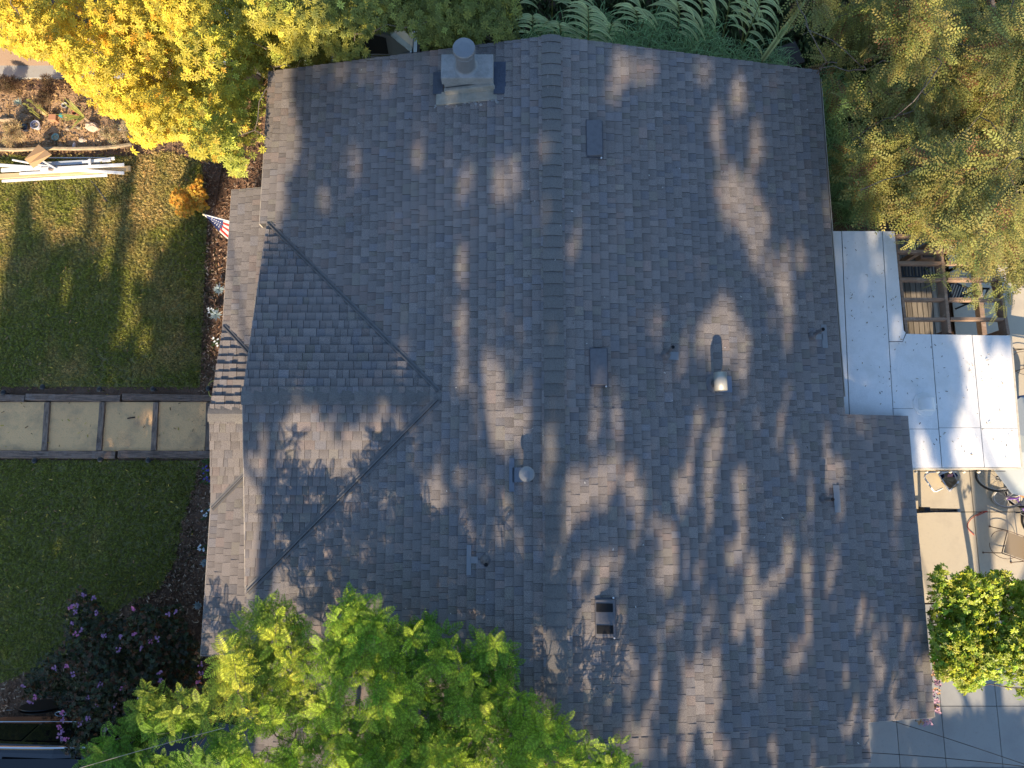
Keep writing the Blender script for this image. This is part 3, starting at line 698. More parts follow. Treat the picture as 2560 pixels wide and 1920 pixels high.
# red cord
b = MB(); pts = [(2436, 1338), (2424, 1327), (2419, 1318), (2420, 1308), (2427, 1298), (2437, 1290), (2447, 1284), (2458, 1279), (2466, 1278), (2470, 1279), (2464, 1280), (2452, 1285), (2442, 1290)]
tubes(b, [(x, y, .085) for x, y in pts], .007, 6, (.50, .06, .03)); tag(b.build('cord', M_plain, smooth=True), 'thin red cord curled on the sunlit concrete patio', 'cord')

# bicycles
def bicycle(label, at, heading, lean, rw, wb, fcol, tyre, saddle, basket=None):
    r_ = empty('bicycle', label, 'bicycle', 'bicycles standing together by the white patio roof', at)
    Mx = Matrix.Rotation(heading, 4, 'Z') @ Matrix.Rotation(lean, 4, 'X')
    V_ = lambda x, y, z: (Mx @ Vector((x, y, z)).to_4d()).to_3d()+Vector((0, 0, .08))
    for s_ in (0, 1):
        cx = s_*wb; n = 28
        o = MB(); o.tube([V_(cx+rw*math.cos(2*math.pi*k/n), 0, rw+rw*math.sin(2*math.pi*k/n)) for k in range(n+1)], .022, 6, tyre, caps=False); wo = o.build('wheel', M_plain, r_, smooth=True)
        o = MB(); o.tube([V_(cx+rw*.88*math.cos(2*math.pi*k/n), 0, rw+rw*.88*math.sin(2*math.pi*k/n)) for k in range(n+1)], .008, 5, (.6, .6, .6), caps=False)
        for k in range(12):
            t = 2*math.pi*k/12; o.tube([V_(cx, 0, rw), V_(cx+rw*.87*math.cos(t), 0, rw+rw*.87*math.sin(t))], .0022, 3, (.6, .6, .6), caps=False)
        o.build('rim', M_plain, wo)
    o = MB(); sb = rw*1.15; top = rw*2+.12
    seat, bb, head, hb = (wb*.33, 0, top), (wb*.42, 0, rw*.9), (wb*.80, 0, top-.02), (wb*.84, 0, rw*1.45)
    for a, c in ((seat, bb), (bb, hb), (seat, head), (head, hb), (bb, (0, .03, rw)), (bb, (0, -.03, rw)), (seat, (0, .03, rw)), (seat, (0, -.03, rw)), (hb, (wb, .04, rw)), (hb, (wb, -.04, rw))):
        o.tube([V_(*a), V_(*c)], .014, 6, fcol)
    o.build('frame', M_plain, r_, smooth=True)
    o = MB(); o.tube([V_(*head), V_(wb*.77, 0, top+.12)], .012, 6, (.5, .5, .5)); o.tube([V_(wb*.68, -.24, top+.15), V_(wb*.77, -.12, top+.14), V_(wb*.77, .12, top+.14), V_(wb*.68, .24, top+.15)], .012, 6, (.05, .05, .05)); o.build('handlebar', M_plain, r_, smooth=True)
    o = MB(); o.tube([V_(*seat), V_(wb*.31, 0, top+.09)], .012, 6, (.4, .4, .4))
    o.idx([V_(wb*.31-.12, -.07, top+.12), V_(wb*.31-.12, .07, top+.12), V_(wb*.31+.02, .045, top+.12), V_(wb*.31+.14, 0, top+.11), V_(wb*.31+.02, -.045, top+.12),
           V_(wb*.31-.12, -.07, top+.07), V_(wb*.31-.12, .07, top+.07), V_(wb*.31+.02, .045, top+.08), V_(wb*.31+.14, 0, top+.08), V_(wb*.31+.02, -.045, top+.08)],
          [(0, 1, 2, 3, 4), (5, 9, 8, 7, 6)]+[(i, (i+1) % 5, 5+(i+1) % 5, 5+i) for i in range(5)], saddle); o.build('saddle', M_plain, r_)
    o = MB()
    for k in range(16):
        t = 2*math.pi*k/16; t2 = 2*math.pi*(k+1)/16; o.tube([V_(wb*.42+.07*math.cos(t), .03, rw*.9+.07*math.sin(t)), V_(wb*.42+.07*math.cos(t2), .03, rw*.9+.07*math.sin(t2))], .005, 4, (.3, .3, .3))
    o.bar(V_(wb*.42, .03, rw*.9), V_(wb*.42+.12, .09, rw*.9-.08), .02, .02, (.05, .05, .05)); o.bar(V_(wb*.42, -.03, rw*.9), V_(wb*.42-.12, -.09, rw*.9+.08), .02, .02, (.05, .05, .05)); o.build('pedals', M_plain, r_)
    if basket:
        o = MB(); bx = wb*.98; z0 = top-.12
        cs = [(bx-.1, -.13), (bx+.1, -.11), (bx+.1, .11), (bx-.1, .13)]
        lo = [V_(x*1, y*.8, z0) for x, y in cs]; hi = [V_(x, y, z0+.2) for x, y in cs]
        for i in range(4): o.face([lo[i], lo[(i+1) % 4], hi[(i+1) % 4], hi[i]], basket)
        o.face(lo, tuple(v*.6 for v in basket)); o.build('basket', M_plain, r_)
    return r_
bicycle('purple child bicycle with brown basket and saddle tipped over on the sunny patio', W(2565, 1316, 0), R(144), R(42), .235, .72, (.20, .09, .42), (.30, .28, .24), (.25, .09, .05), (.42, .17, .05))
bicycle('green bicycle with white and green front half hidden below the white roof corner', W(2508, 1236, 0), R(97), R(22), .26, .80, (.01, .30, .13), (.03, .03, .03), (.02, .22, .09))
bicycle('red bicycle at the right photo edge under the pale umbrella', W(2548, 1300, 0), R(86), R(14), .29, .92, (.62, .07, .07), (.03, .03, .03), (.03, .03, .03))
bicycle('large dark bicycle whose front wheel sticks out below the white roof edge', W(2555, 1112, 0), R(206), R(-48), .33, 1.0, (.03, .03, .03), (.03, .03, .03), (.03, .03, .03))
# pale umbrella corner
um = empty('patio_umbrella', 'pale grey green umbrella canopy cut by the right photo edge', 'umbrella')
c0 = W(2618, 1120, 1.95); b = MB(); n = 8; v0 = W(2529, 1234, 1.7)-c0; rad = math.hypot(v0.x, v0.y); a0 = math.atan2(v0.y, v0.x); ri = [c0+Vector((rad*math.cos(a0+R(45*k)), rad*math.sin(a0+R(45*k)), -.25)) for k in range(n)]
for k in range(n): b.face([c0, ri[k], ri[(k+1) % n]], (.56, .60, .58) if k % 2 else (.50, .55, .53))
b.build('canopy', M_cloth, um); b = MB(); b.tube([(c0.x, c0.y, .07), (c0.x, c0.y, c0.z)], .022, 8, (.6, .6, .6)); b.build('pole', M_plain, um)
# wire chairs
def wire_chair(label, o_, ang, sc=1.0):
    r_ = empty('wire_chair', label, 'chair', 'thin wire patio chairs', (o_.x, o_.y, 0)); M_ = Matrix.Rotation(ang, 4, 'Z')
    V_ = lambda x, y, z: (M_ @ Vector((x*sc, y*sc, z*sc)).to_4d()).to_3d()+Vector((0, 0, .07))
    col = (.16, .11, .08)
    for (x, y) in ((-.22, -.22), (.22, -.22), (-.22, .22), (.22, .22)):
        b = MB(); b.tube([V_(x*1.25, y*1.2, 0), V_(x, y, .44)], .009, 5, col); b.lathe(V_(x*1.25, y*1.2, 0), [(.02, 0), (.018, .015), (0, .02)], 8, col); b.build('leg', M_plain, r_)
    b = MB()
    for s_ in (-1, 1):
        b.tube([V_(.275*math.cos(t), s_*(.06+.2*math.sin(t)), .12) for t in np.linspace(0, math.pi, 12)], .006, 5, col)
    b.build('stretcher', M_plain, r_)
    b = MB(); b.tube([V_(-.22, -.22, .44), V_(.22, -.22, .44), V_(.22, .22, .44), V_(-.22, .22, .44), V_(-.22, -.22, .44)], .011, 5, col)
    b.tube([V_(.22, -.22, .44), V_(.30, -.21, .80), V_(.33, 0, .90), V_(.30, .21, .80), V_(.22, .22, .44)], .011, 5, col); b.build('seat_frame', M_plain, r_)
    b = MB(); b.face([V_(-.2, -.2, .45), V_(.2, -.2, .44), V_(.2, .2, .44), V_(-.2, .2, .45)], (.34, .27, .19)); b.face([V_(.2, -.2, .44), V_(.29, -.18, .8), V_(.29, .18, .8), V_(.2, .2, .44)], (.34, .27, .19)); b.build('mesh_seat', M_cloth, r_)
wire_chair('thin brown wire chair with tan mesh seat on the sunlit patio above the green bush', W(2512, 1362, .2), R(-20), 1.0)
wire_chair('thin wire chair just right of the white patio roof beside the blue lid', W(2572, 905, .3), R(170), .9)
b = MB(); c0 = W(2572, 1030, .7); b.lathe((c0.x, c0.y, .07), [(.26, 0), (.30, .5), (.34, .52), (.34, .56), (.30, .62), (.0, .66)], 20, (.05, .13, .28))
tag(b.build('blue_barrel', M_plain, smooth=False), 'blue round lidded barrel cut by the right photo edge beside the white roof', 'barrel')
b = MB(); c0 = W(2566, 1090, .3); b.lathe((c0.x, c0.y, .07), [(.1, 0), (.13, .2), (.135, .22), (.11, .22), (.09, .05), (0, .05)], 18, (.6, .64, .7))
tag(b.build('white_bucket', M_cer, smooth=False), 'small white bucket between blue barrel and pale umbrella', 'bucket')

# overhead cables over the driveway
def cable(label, a, c, r=.006, col=(.02, .02, .02), sag=.12):
    b = MB(); A_, C_ = W(*a), W(*c); pts = [A_.lerp(C_, t)-Vector((0, 0, sag*4*t*(1-t))) for t in np.linspace(0, 1, 14)]
    b.tube(pts, r, 5, col); tag(b.build('overhead_cable', M_plain), label, 'cable', 'overhead cables')
cable('dark overhead cable running steeply from the roof corner over the driveway', (2190, 1790, 2.35), (2640, 1938, 4.0), .005)
cable('dark overhead cable nearly level above the bottom of the driveway', (2100, 1879, 2.5), (2640, 1926, 4.0), .0055)
cable('thin pale overhead cable crossing the feathery tree and crape myrtle', (150, 1935, 5.2), (560, 1820, 5.6), .003, (.35, .3, .26), .05)

# ------------------------------------------------------------------ garden path
gp = bpy.data.objects.new('garden_path', None); COL.objects.link(gp); tag(gp, kind='structure')
xl, xr = W(-40, 1060, .05).x, -4.45
yt, yb = W(300, 997, .06).y, W(300, 1136, .06).y
ytop = [W(0, 980, .08).y, W(0, 1000, .08).y, W(0, 1127, .08).y, W(0, 1146, .08).y]
tops = [(-40, 70), (70, 308), (310, 560)]; bots = [(-40, 295), (299, 600)]
def sleeper(p0, p1, wd, ht, m, jit=.01, z=.09):
    b = MB(); p0, p1 = Vector(p0), Vector(p1); n = 10; d = (p1-p0).normalized(); sd = Vector((-d.y, d.x, 0))
    k = random.uniform(.8, 1.15); ring = []
    for i in range(n+1):
        c_ = p0.lerp(p1, i/n); w2 = wd/2
        ring.append([c_+sd*(-w2+random.uniform(-jit, jit)), c_+sd*(-w2*.82)+Vector((0, 0, z+random.uniform(-jit, jit)*.5)), c_+sd*(w2*.82)+Vector((0, 0, z+random.uniform(-jit, jit)*.5)), c_+sd*(w2+random.uniform(-jit, jit))])
    for i in range(n):
        for j in range(3): b.face([ring[i][j], ring[i+1][j], ring[i+1][j+1], ring[i][j+1]], (k, k*.99, k))
    b.face(ring[0], (k*.6,)*3); b.face(ring[-1], (k*.6,)*3)
    return b.build('sleeper', m, gp)
for (a_, c_) in tops: sleeper((W(a_, 990).x+.01, W(0, 992, .08).y, 0), (W(c_, 990).x-.01, W(0, 996, .08).y, 0), .155, .09, M_sleep)
for (a_, c_) in bots: sleeper((W(a_, 1136).x+.01, W(0, 1135, .08).y, 0), (W(c_, 1136).x-.01, W(0, 1137, .08).y, 0), .165, .09, M_sleep)
cross = [(118, 111), (256, 247), (390, 384), (522, 520), (655, 650)]
cy0, cy1 = W(0, 1126, .07).y, W(0, 1006, .07).y
for (ct, cb) in cross: sleeper((W(cb, 1126, .07).x, cy0, 0), (W(ct, 1006, .07).x, cy1, 0), .125, .09, M_sleep2, .012, .085)
edges = [W(-60, 1066).x]+[W((c[0]+c[1])/2, 1066, .05).x for c in cross]
for i in range(len(edges)-1):
    b = MB(); b.box((edges[i]+.05, cy0-.01, -.02), (edges[i+1]-.05, cy1+.01, .045+random.uniform(-.004, .004)), (1, 1, 1)); b.build('sand_panel', M_sand, gp)
b = MB(); b.bar(W(318, 1046, .06), W(337, 1043, .06), .025, .01, (.35, .3, .3)); tag(b.build('stick', M_sleep), 'short dark stick lying on the second sand panel from the house', 'stick')
# path lights
def path_light(px, py, lab, tall=False):
    p = W(px, py, .15); r_ = empty('path_light', lab, 'garden light', 'small black lights along the path', (p.x, p.y, 0))
    b = MB(); b.tube([(0, 0, 0), (.01, 0, .2)], .008, 6); b.build('stake', M_black, r_)
    b = MB(); b.lathe((0.01, 0, .15), [(.02, 0), (.05, .02), (.055, .05), (.03, .065), (0, .07)], 12, Vector((1, 1, 1))); b.build('lamp_head', M_black, r_)
path_light(10, 982, 'black path light in the grass at the far left end of the upper path edge'); path_light(108, 968, 'black path light above the leftmost cross timber of the path')
path_light(250, 974, 'black path light above the path timber second from the left'); path_light(384, 973, 'black path light above the third cross timber of the path')
path_light(522, 972, 'black path light beside the yellow hoop at the porch end'); path_light(88, 1152, 'black path light below the leftmost sand panel')
path_light(252, 1149, 'black path light below the path at its second cross timber'); path_light(372, 1151, 'black path light in dark grass below the third cross timber')
b = MB(); c0 = W(534, 972, .1); b.tube([(c0.x+.11*math.cos(t), c0.y+.17*math.sin(t), .1+.02*math.sin(3*t)) for t in np.linspace(0, 6.28, 26)], .009, 6, (.55, .50, .10)); tag(b.build('hose_loop', M_plain, smooth=True), 'yellow hose loop on the soil by the porch gable', 'hose')
# black strap on the lawn and cane stake
b = MB(); tubes(b, [(223, 447, .03), (238, 463, .03), (250, 480, .04), (262, 495, .03), (268, 502, .03)], .014, 6, (.06, .065, .08)); tag(b.build('strap', M_plain), 'dark strap lying on the grass below the board pile', 'strap')
b = MB(); tubes(b, [(558, 400, .05), (548, 455, .06), (537, 520, .05)], .012, 6, (.10, .05, .03)); tag(b.build('drip_hose', M_plain), 'dark drip hose on the brown soil left of the porch', 'hose')

# ------------------------------------------------------------------ lumber pile
G = 'scrap boards piled on the lawn'
def lumber(label, a, c, wd, ht, z, m, col=(1, 1, 1)):
    A_, C_ = W(*a, z), W(*c, z+.01); b = MB(); b.bar(A_, C_, wd, ht, col)
    tag(b.build('board', m, bevel=.003), label, 'board', G)
lumber('white board along the lower edge of the pile', (4, 452), (268, 437), .055, .03, .06, M_white2)
lumber('wide raw pine board with pale yellow face', (-30, 442), (160, 431), .11, .04, .08, M_pine)
lumber('raw pine board reaching farthest right in the pile', (150, 432), (326, 420), .11, .04, .10, M_pine, (1.1, 1.05, 1))
lumber('white board lying on the pine board in the middle', (48, 433), (200, 425), .05, .03, .14, M_white2, (.9, .9, .9))
lumber('white board with a broad face above the pine ones at left', (2, 425), (120, 420), .075, .03, .12, M_white2)
lumber('white board crossing the pile near its left end', (-20, 411), (310, 432), .06, .03, .15, M_white2)
lumber('long white board ending just short of the right tip', (100, 422), (310, 411), .065, .03, .18, M_white2)
lumber('blue grey shaded board in the middle of the pile', (75, 412), (250, 402), .09, .03, .12, M_white2, (.62, .68, .74))  # white paint tinted blue grey, shade put into the colour
lumber('white board under the right side of the upper pile', (205, 405), (286, 395), .06, .03, .15, M_white2)
lumber('thin white board tilted from under the cardboard', (30, 399), (150, 421), .03, .03, .16, M_white2)
lumber('thin white board sticking up right of the cardboard', (103, 400), (140, 422), .035, .03, .20, M_white2)
lumber('short white crosspiece standing out near the pile middle', (223, 397), (224, 413), .055, .03, .22, M_white2)
lumber('thin grey board at the top of the pile', (112, 394), (266, 394), .02, .02, .05, M_white2, (.7, .72, .76))
lumber('short white offcut at the right of the pile', (255, 402), (276, 400), .05, .03, .17, M_white2)
b = MB(); Q = [W(61, 398, .42), W(96, 361, .34), W(129, 386, .36), W(83, 420, .30)]; mid1, mid2 = Q[0].lerp(Q[3], .45), Q[1].lerp(Q[2], .5)
for sgn in (0, .006):
    b.face([v-Vector((0, 0, sgn)) for v in (Q[0], Q[1], mid2-Vector((0, 0, .02)), mid1-Vector((0, 0, .02)))]); b.face([v-Vector((0, 0, sgn)) for v in (mid1-Vector((0, 0, .02)), mid2-Vector((0, 0, .02)), Q[2], Q[3])], (1.05, 1.05, 1.05))
tag(b.build('cardboard_sheet', M_card), 'brown creased cardboard sheet propped on the left of the board pile', 'cardboard')
b = MB(); c0 = W(128, 424, .17); b.idx([c0+Vector(v) for v in ((-.06, -.02, 0), (-.05, .03, .03), (.01, .02, .04), (.08, .0, .02), (.03, -.03, .0), (0, 0, .05))], [(0, 1, 5), (1, 2, 5), (2, 3, 5), (3, 4, 5), (4, 0, 5)], (.12, .08, .07)); tag(b.build('dead_leaf', M_plain), 'curled dark brown dead leaf on the white boards', 'leaf')

# ------------------------------------------------------------------ rock garden
def rock(label, px, py, rx, ry, hz, col, z=0, name='stone', grp='stones in the rock garden', m=None, sd=0):
    rr = random.Random(int(px*7+py)+sd); b = MB(); p = W(px, py, z+hz*.5); n = 9; rows = [(1.0, 0), (1.05, .35), (.8, .78), (.4, .97)]
    fr = [rr.uniform(.75, 1.2) for _ in range(n)]; vs = []
    for r_, h in rows:
        for k in range(n):
            t = 2*math.pi*k/n; vs.append((p.x+rx*r_*fr[k]*math.cos(t), p.y+ry*r_*fr[(k+1) % n]*math.sin(t), z+h*hz*rr.uniform(.9, 1.1)))
    vs.append((p.x, p.y, z+hz)); N_ = len(rows)*n
    b.idx(vs, [(i*n+k, i*n+(k+1) % n, (i+1)*n+(k+1) % n, (i+1)*n+k) for i in range(len(rows)-1) for k in range(n)]+[((len(rows)-1)*n+k, (len(rows)-1)*n+(k+1) % n, N_) for k in range(n)], col)
    return tag(b.build(name, m or M_stone), label, 'stone', grp)
rock('large pale boulder below the striped yucca', 229, 315, .17, .11, .14, (1.25, 1.15, 1.1))
rock('flat white stone near the lower edge of the rock bed', 205, 350, .10, .06, .05, (1.5, 1.45, 1.4))
rock('tan rounded stone right of the turquoise bowl', 149, 348, .045, .05, .05, (1.05, .8, .5))
rock('small beige stone in the middle of the bed', 169, 322, .05, .04, .05, (1, .95, .85)); rock('grey green small stone right of the bed middle', 196, 320, .06, .04, .05, (.8, .85, .75))
rock('small tan stone beside the white stick', 258, 345, .05, .04, .05, (1.05, .9, .7)); rock('pale stone at the right end of the bed', 290, 352, .05, .04, .05, (1.3, 1.25, 1.15))
rock('long flat stone at the far left of the bed', 15, 300, .16, .05, .09, (.8, .72, .6)); rock('grey brown block behind the swirled pot', 62, 290, .16, .06, .12, (.55, .48, .42))
rock('beige stone in front of the dry shrub', 15, 345, .05, .03, .05, (1.1, 1, .9)); rock('yellow tan stone beside the terracotta block', 110, 280, .08, .05, .08, (1.1, .95, .6))
rock('round pale pebble left of the boulder', 245, 350, .03, .03, .04, (1.2, 1.15, 1.0))
rs = random.Random(12)
b = MB()
for _ in range(150):
    p = W(rs.uniform(0, 320), rs.uniform(235, 372)); s_ = rs.uniform(.008, .025); k = rs.uniform(.5, 1.4); b.lathe((p.x, p.y, 0), [(s_, 0), (s_*.9, s_*.6), (0, s_)], 6, (k, k*.9, k*.75))
tag(b.build('pebbles', M_stone), kind='stuff')
def bowl(name, label, cat, px, py, r, h, col, inner, z=0):
    p = W(px, py, z+h); r_ = MB(); r_.lathe((p.x, p.y, z), [(r*.7, 0), (r, h*.8), (r*1.05, h), (r*.9, h), (r*.78, h*.6)], 22, col); o = tag(r_.build(name, M_cer, smooth=False), label, cat)
    c = MB(); c.lathe((p.x, p.y, z+h*.6), [(r*.79, 0), (0, .01)], 18, inner); c.build('soil', M_plain, o); return o
o = bowl('flower_pot', 'round white and blue swirled pot with dry gravel', 'pot', 87, 311, .095, .12, (.6, .6, .68), (.42, .32, .2))
b = MB(); c0 = W(85, 311, .13); b.tube([(c0.x+(.085-.004*i)*math.cos(i*.35), c0.y+(.085-.004*i)*math.sin(i*.35), .125) for i in range(18)], .007, 5, (.05, .06, .2)); b.build('swirl', M_cer, o)
bowl('glass_bowl', 'dark blue glass bowl left of the swirled pot', 'bowl', 59, 318, .075, .11, (.03, .05, .09), (.02, .03, .05))
bowl('turquoise_bowl', 'small pale turquoise bowl tipped in the gravel bed', 'bowl', 138, 342, .075, .06, (.25, .45, .42), (.4, .36, .22))
bowl('flower_pot', 'small terracotta pot behind the yucca leaves', 'pot', 186, 281, .06, .1, (.45, .2, .12), (.1, .06, .04)); bowl('flower_pot', 'grey saucer pot under the yellow foliage edge', 'pot', 160, 262, .06, .08, (.5, .5, .5), (.08, .07, .06))
b = MB(); c0 = W(131, 291, .12); b.box((c0.x-.09, c0.y-.08, 0), (c0.x+.07, c0.y+.06, .12), (.5, .24, .13)); tag(b.build('terracotta_block', M_plain, bevel=.008), 'orange terracotta block left of the striped yucca', 'block')
b = MB(); c0 = W(151, 288, .17); b.lathe((c0.x, c0.y, .12), [(.03, 0), (.04, .05), (0, .055)], 12, (.03, .38, .42)); tag(b.build('turquoise_ornament', M_cer), 'small bright turquoise ornament on the terracotta block', 'ornament')
b = MB(); c0 = W(184, 365, .05); b.lathe((c0.x, c0.y, .03), [(0, -.11), (.03, -.06), (.035, 0), (.02, .06), (0, .1)], 10, (.55, .5, .5), Matrix.Rotation(R(90), 3, 'X') @ Matrix.Rotation(0, 3, 'Y')); tag(b.build('bird_figurine', M_plain, smooth=True), 'small grey and white bird figure lying on the lower bed edge', 'ornament')
b = MB(); b.bar(W(294, 324, .05), W(320, 326, .06), .035, .03, (1, 1, 1)); tag(b.build('white_stick', M_white2), 'short white stick poking from under the yellow tree', 'stick')
# bed edging
eb = MB(); pts = [W(*p, .08) for p in ((-20, 373), (40, 375), (80, 373), (130, 371), (180, 372), (240, 371), (290, 367), (330, 360))]
eb.tube(pts, .04, 6, (.9, .85, .7)); tag(eb.build('bed_edging', M_stone), 'low curved stone edging between rock garden and lawn', 'edging')
b = MB(); a_ = W(-40, 168); c_ = W(330, 235); b.box((a_.x, c_.y+.35, 0), (c_.x, a_.y, .06)); tag(b.build('side_path', M_drive), kind='structure')
b = MB(); a_ = W(-40, 168); b.box((a_.x, a_.y, 0), (a_.x+3.6, a_.y+.12, .9), (.5, .4, .35)); tag(b.build('low_wall', M_wall), 'low dark wall behind the rock garden under the yellow tree', 'wall')

def rosette(b, c, n, L, wd, elev, col, tipc=None, droop=0, seed=0, edge=None):
    rr = random.Random(seed)
    for k in range(n):
        t = 2*math.pi*k/n*1.0+rr.uniform(-.25, .25)+k*2.4; l = L*rr.uniform(.75, 1.1); e_ = elev*rr.uniform(.7, 1.3)
        d = Vector((math.cos(t)*math.cos(e_), math.sin(t)*math.cos(e_), math.sin(e_))); sd = Vector((-math.sin(t), math.cos(t), 0))*wd/2
        m_ = c+d*l*.5; e2 = c+d*l-Vector((0, 0, droop*l)); kk = rr.uniform(.8, 1.2); cc_ = tuple(v*kk for v in col)
        b.face([c-sd*.5, c+sd*.5, m_+sd, m_-sd], cc_); b.face([m_-sd, m_+sd, e2], tipc or cc_)
        if edge:
            b.face([c+sd*.5+Vector((0, 0, .002)), m_+sd+Vector((0, 0, .002)), m_+sd*.55+Vector((0, 0, .002)), c+sd*.2+Vector((0, 0, .002))], edge)
sheet('bed_soil', [(p.x, p.y) for p in (W(-80, 375), W(330, 372), W(420, 300), W(330, 225), W(-80, 225))], .008, mat('tan_bed_soil', (.46, .30, .17), .95, .1, noise=[(5, (.30, .19, .11), .45, .7, 6), (40, (.6, .43, .27), .55, .75, 4)], bump=(30, .03)))
# yucca with leaves
yu = empty('striped_yucca', 'yellow striped yucca leaning over the rock garden', 'yucca'); c0 = W(211, 293, .25); rr = random.Random(3)
for (px, py, z) in ((158, 242, .6), (148, 250, .5), (172, 248, .62), (136, 286, .35), (150, 292, .3), (160, 303, .3), (175, 325, .2), (185, 310, .35), (206, 262, .6), (168, 262, .5), (146, 300, .28)):
    e_ = W(px, py, z); b = MB(); d = (e_-c0); sd = d.cross(Vector((0, 0, 1))).normalized()*.02; m_ = c0+d*.5+Vector((0, 0, .03))
    for f0, f1, cc_ in ((-1, -.35, (.50, .48, .10)), (-.35, .35, (.14, .20, .07)), (.35, 1, (.50, .48, .10))):
        b.face([c0+sd*f0*.6, c0+sd*f1*.6, m_+sd*f1, m_+sd*f0], cc_); b.face([m_+sd*f0, m_+sd*f1, e_+sd*f1*.1, e_+sd*f0*.1], cc_)
    b.build('leaf', M_leafd, yu)
b = MB(); b.tube([(c0.x, c0.y, 0), c0], .03, 7, (.4, .3, .2)); b.build('stem', M_plain, yu)
def succ(name, label, cat, px, py, z, n, L, wd, el, col, grp=None, layers=2, seed=0, tipc=None):
    b = MB(); p = W(px, py, z)
    for j in range(layers): rosette(b, p+Vector((0, 0, j*.015)), n, L*(1-.25*j), wd, el+.25*j, col, seed=seed+j, tipc=tipc)
    b.tube([(p.x, p.y, 0), (p.x, p.y, z)], wd*.4, 5, col)
    return tag(b.build(name, M_leafd), label, cat, grp)
succ('agave', 'pale spiky agave at the top left of the rock garden', 'agave', 48, 258, .25, 14, .14, .02, .5, (.30, .38, .33), seed=1)
for i, (px, py) in enumerate(((66, 262), (78, 272), (88, 258), (96, 264), (82, 281), (74, 252), (100, 272))):
    succ('aeonium', ['leafy yellow green succulent rosette nearest the agave', 'succulent rosette in the middle of the yellow green clump', 'upper succulent rosette of the yellow green clump', 'right succulent rosette beside the dark gap', 'lowest succulent rosette of the yellow green clump', 'small top left succulent rosette of the clump', 'rightmost succulent rosette of the clump'][i], 'succulent', px, py, .3, 9, .075, .03, .3, (.36, .36, .10), 'yellow green succulents in the rock garden', seed=i*5)
BEDSUC = [(548, 725, .14, 'silvery succulent close to the porch eave, upper one of two'), (541, 788, .15, 'silvery succulent beside white flowers at the porch eave'), (511, 1407, .09, 'pale blue succulent in the bed halfway down the lower porch'), (495, 1513, .10, 'pale blue succulent beside the lower porch end')]
for i, (px, py, s_, lab) in enumerate(BEDSUC): succ('dusty_succulent', lab, 'succulent', px, py, .16, 16, s_, .028, .35, (.34, .42, .42), 'silvery succulents along the porch', 3, seed=40+i, tipc=(.42, .52, .54))
WF = [(534, 786, 'cluster of white flowers left of the silvery succulent'), (548, 858, 'white flowers just above the porch valley'), (521, 1285, 'white flowers at the step of the porch eave'), (513, 1374, 'two white flowers in the shaded bed by the porch')]
for i, (px, py, lab) in enumerate(WF):
    r_ = empty('white_flower', lab, 'flowers', 'white flowers along the porch', W(px, py, 0)); rr = random.Random(i)
    for k in range(6):
        b = MB(); c_ = Vector((rr.uniform(-.07, .07), rr.uniform(-.09, .09), rr.uniform(.12, .2))); rosette(b, c_, 6, .03, .024, .2, (.75, .78, .76), seed=k); b.tube([(c_.x, c_.y, 0), c_], .003, 4, (.08, .14, .05)); b.build('blossom', M_plain, r_)
    b = MB(); [rosette(b, Vector((rr.uniform(-.1, .1), rr.uniform(-.1, .1), .06)), 7, .06, .015, .5, (.07, .12, .04), seed=k) for k in range(8)]; b.build('foliage', M_leafd, r_)
for i, (px, py, lab) in enumerate(((522, 1165, 'purple flowering plant under the porch eave just below the path'), (524, 1192, 'purple flowering plant a little farther down the porch eave'))):
    r_ = empty('purple_flower', lab, 'flowers', 'purple flowers along the porch', W(px, py, 0)); rr = random.Random(i+9)
    for k in range(6):
        b = MB(); c_ = Vector((rr.uniform(-.08, .08), rr.uniform(-.1, .1), rr.uniform(.12, .2))); rosette(b, c_, 6, .025, .02, .2, (.10, .06, .35), seed=k); b.tube([(c_.x, c_.y, 0), c_], .003, 4, (.08, .14, .05)); b.build('blossom', M_plain, r_)
    b = MB(); [rosette(b, Vector((rr.uniform(-.12, .1), rr.uniform(-.14, .14), .06)), 7, .07, .018, .5, (.09, .15, .04), seed=k) for k in range(12)]; b.build('foliage', M_leafd, r_)
# flag on a short pole under the porch eave
fl = empty('flag', 'flag with stars and red stripes on a slanting pole under the porch eave', 'flag')
A_, T_ = W(600, 560, 1.9), W(509, 536, 2.05); b = MB(); b.tube([A_, T_], .012, 8, (.75, .75, .75)); b.lathe(T_, [(0, -.025), (.022, 0), (0, .025)], 10, (.6, .5, .3)); b.build('pole', M_plain, fl)
# cloth hangs from the pole: apex at the tip, hem towards the eave
p0 = W(512, 539, 2.04); pe = W(575, 554, 1.93); pb = W(575, 604, 1.45)
def fpt(u, v): # u along pole, v down
    a = p0.lerp(pe, u); d = p0.lerp(pb, u); q_ = a.lerp(d, v); return q_+Vector((0, .02*math.sin(v*9+u*4)*v, .03*math.sin(v*7)))
b = MB(); b2 = MB(); nu, nv = 12, 14
for i in range(nu):
    for j in range(nv):
        u0, u1, v0, v1 = i/nu, (i+1)/nu, j/nv, (j+1)/nv; um_ = (u0+u1)/2
        canton = um_ < .80-.25*v0
        colr = (.045, .06, .15) if canton else ((.62, .58, .56) if j % 4 < 2 else (.50, .05, .05))
        if i == 0: colr = (.6, .58, .57)
        (b if canton else b2).face([fpt(u0, v0), fpt(u1, v0), fpt(u1, v1), fpt(u0, v1)], colr)
b.build('canton', M_cloth, fl); b2.build('stripes', M_cloth, fl)
b = MB()
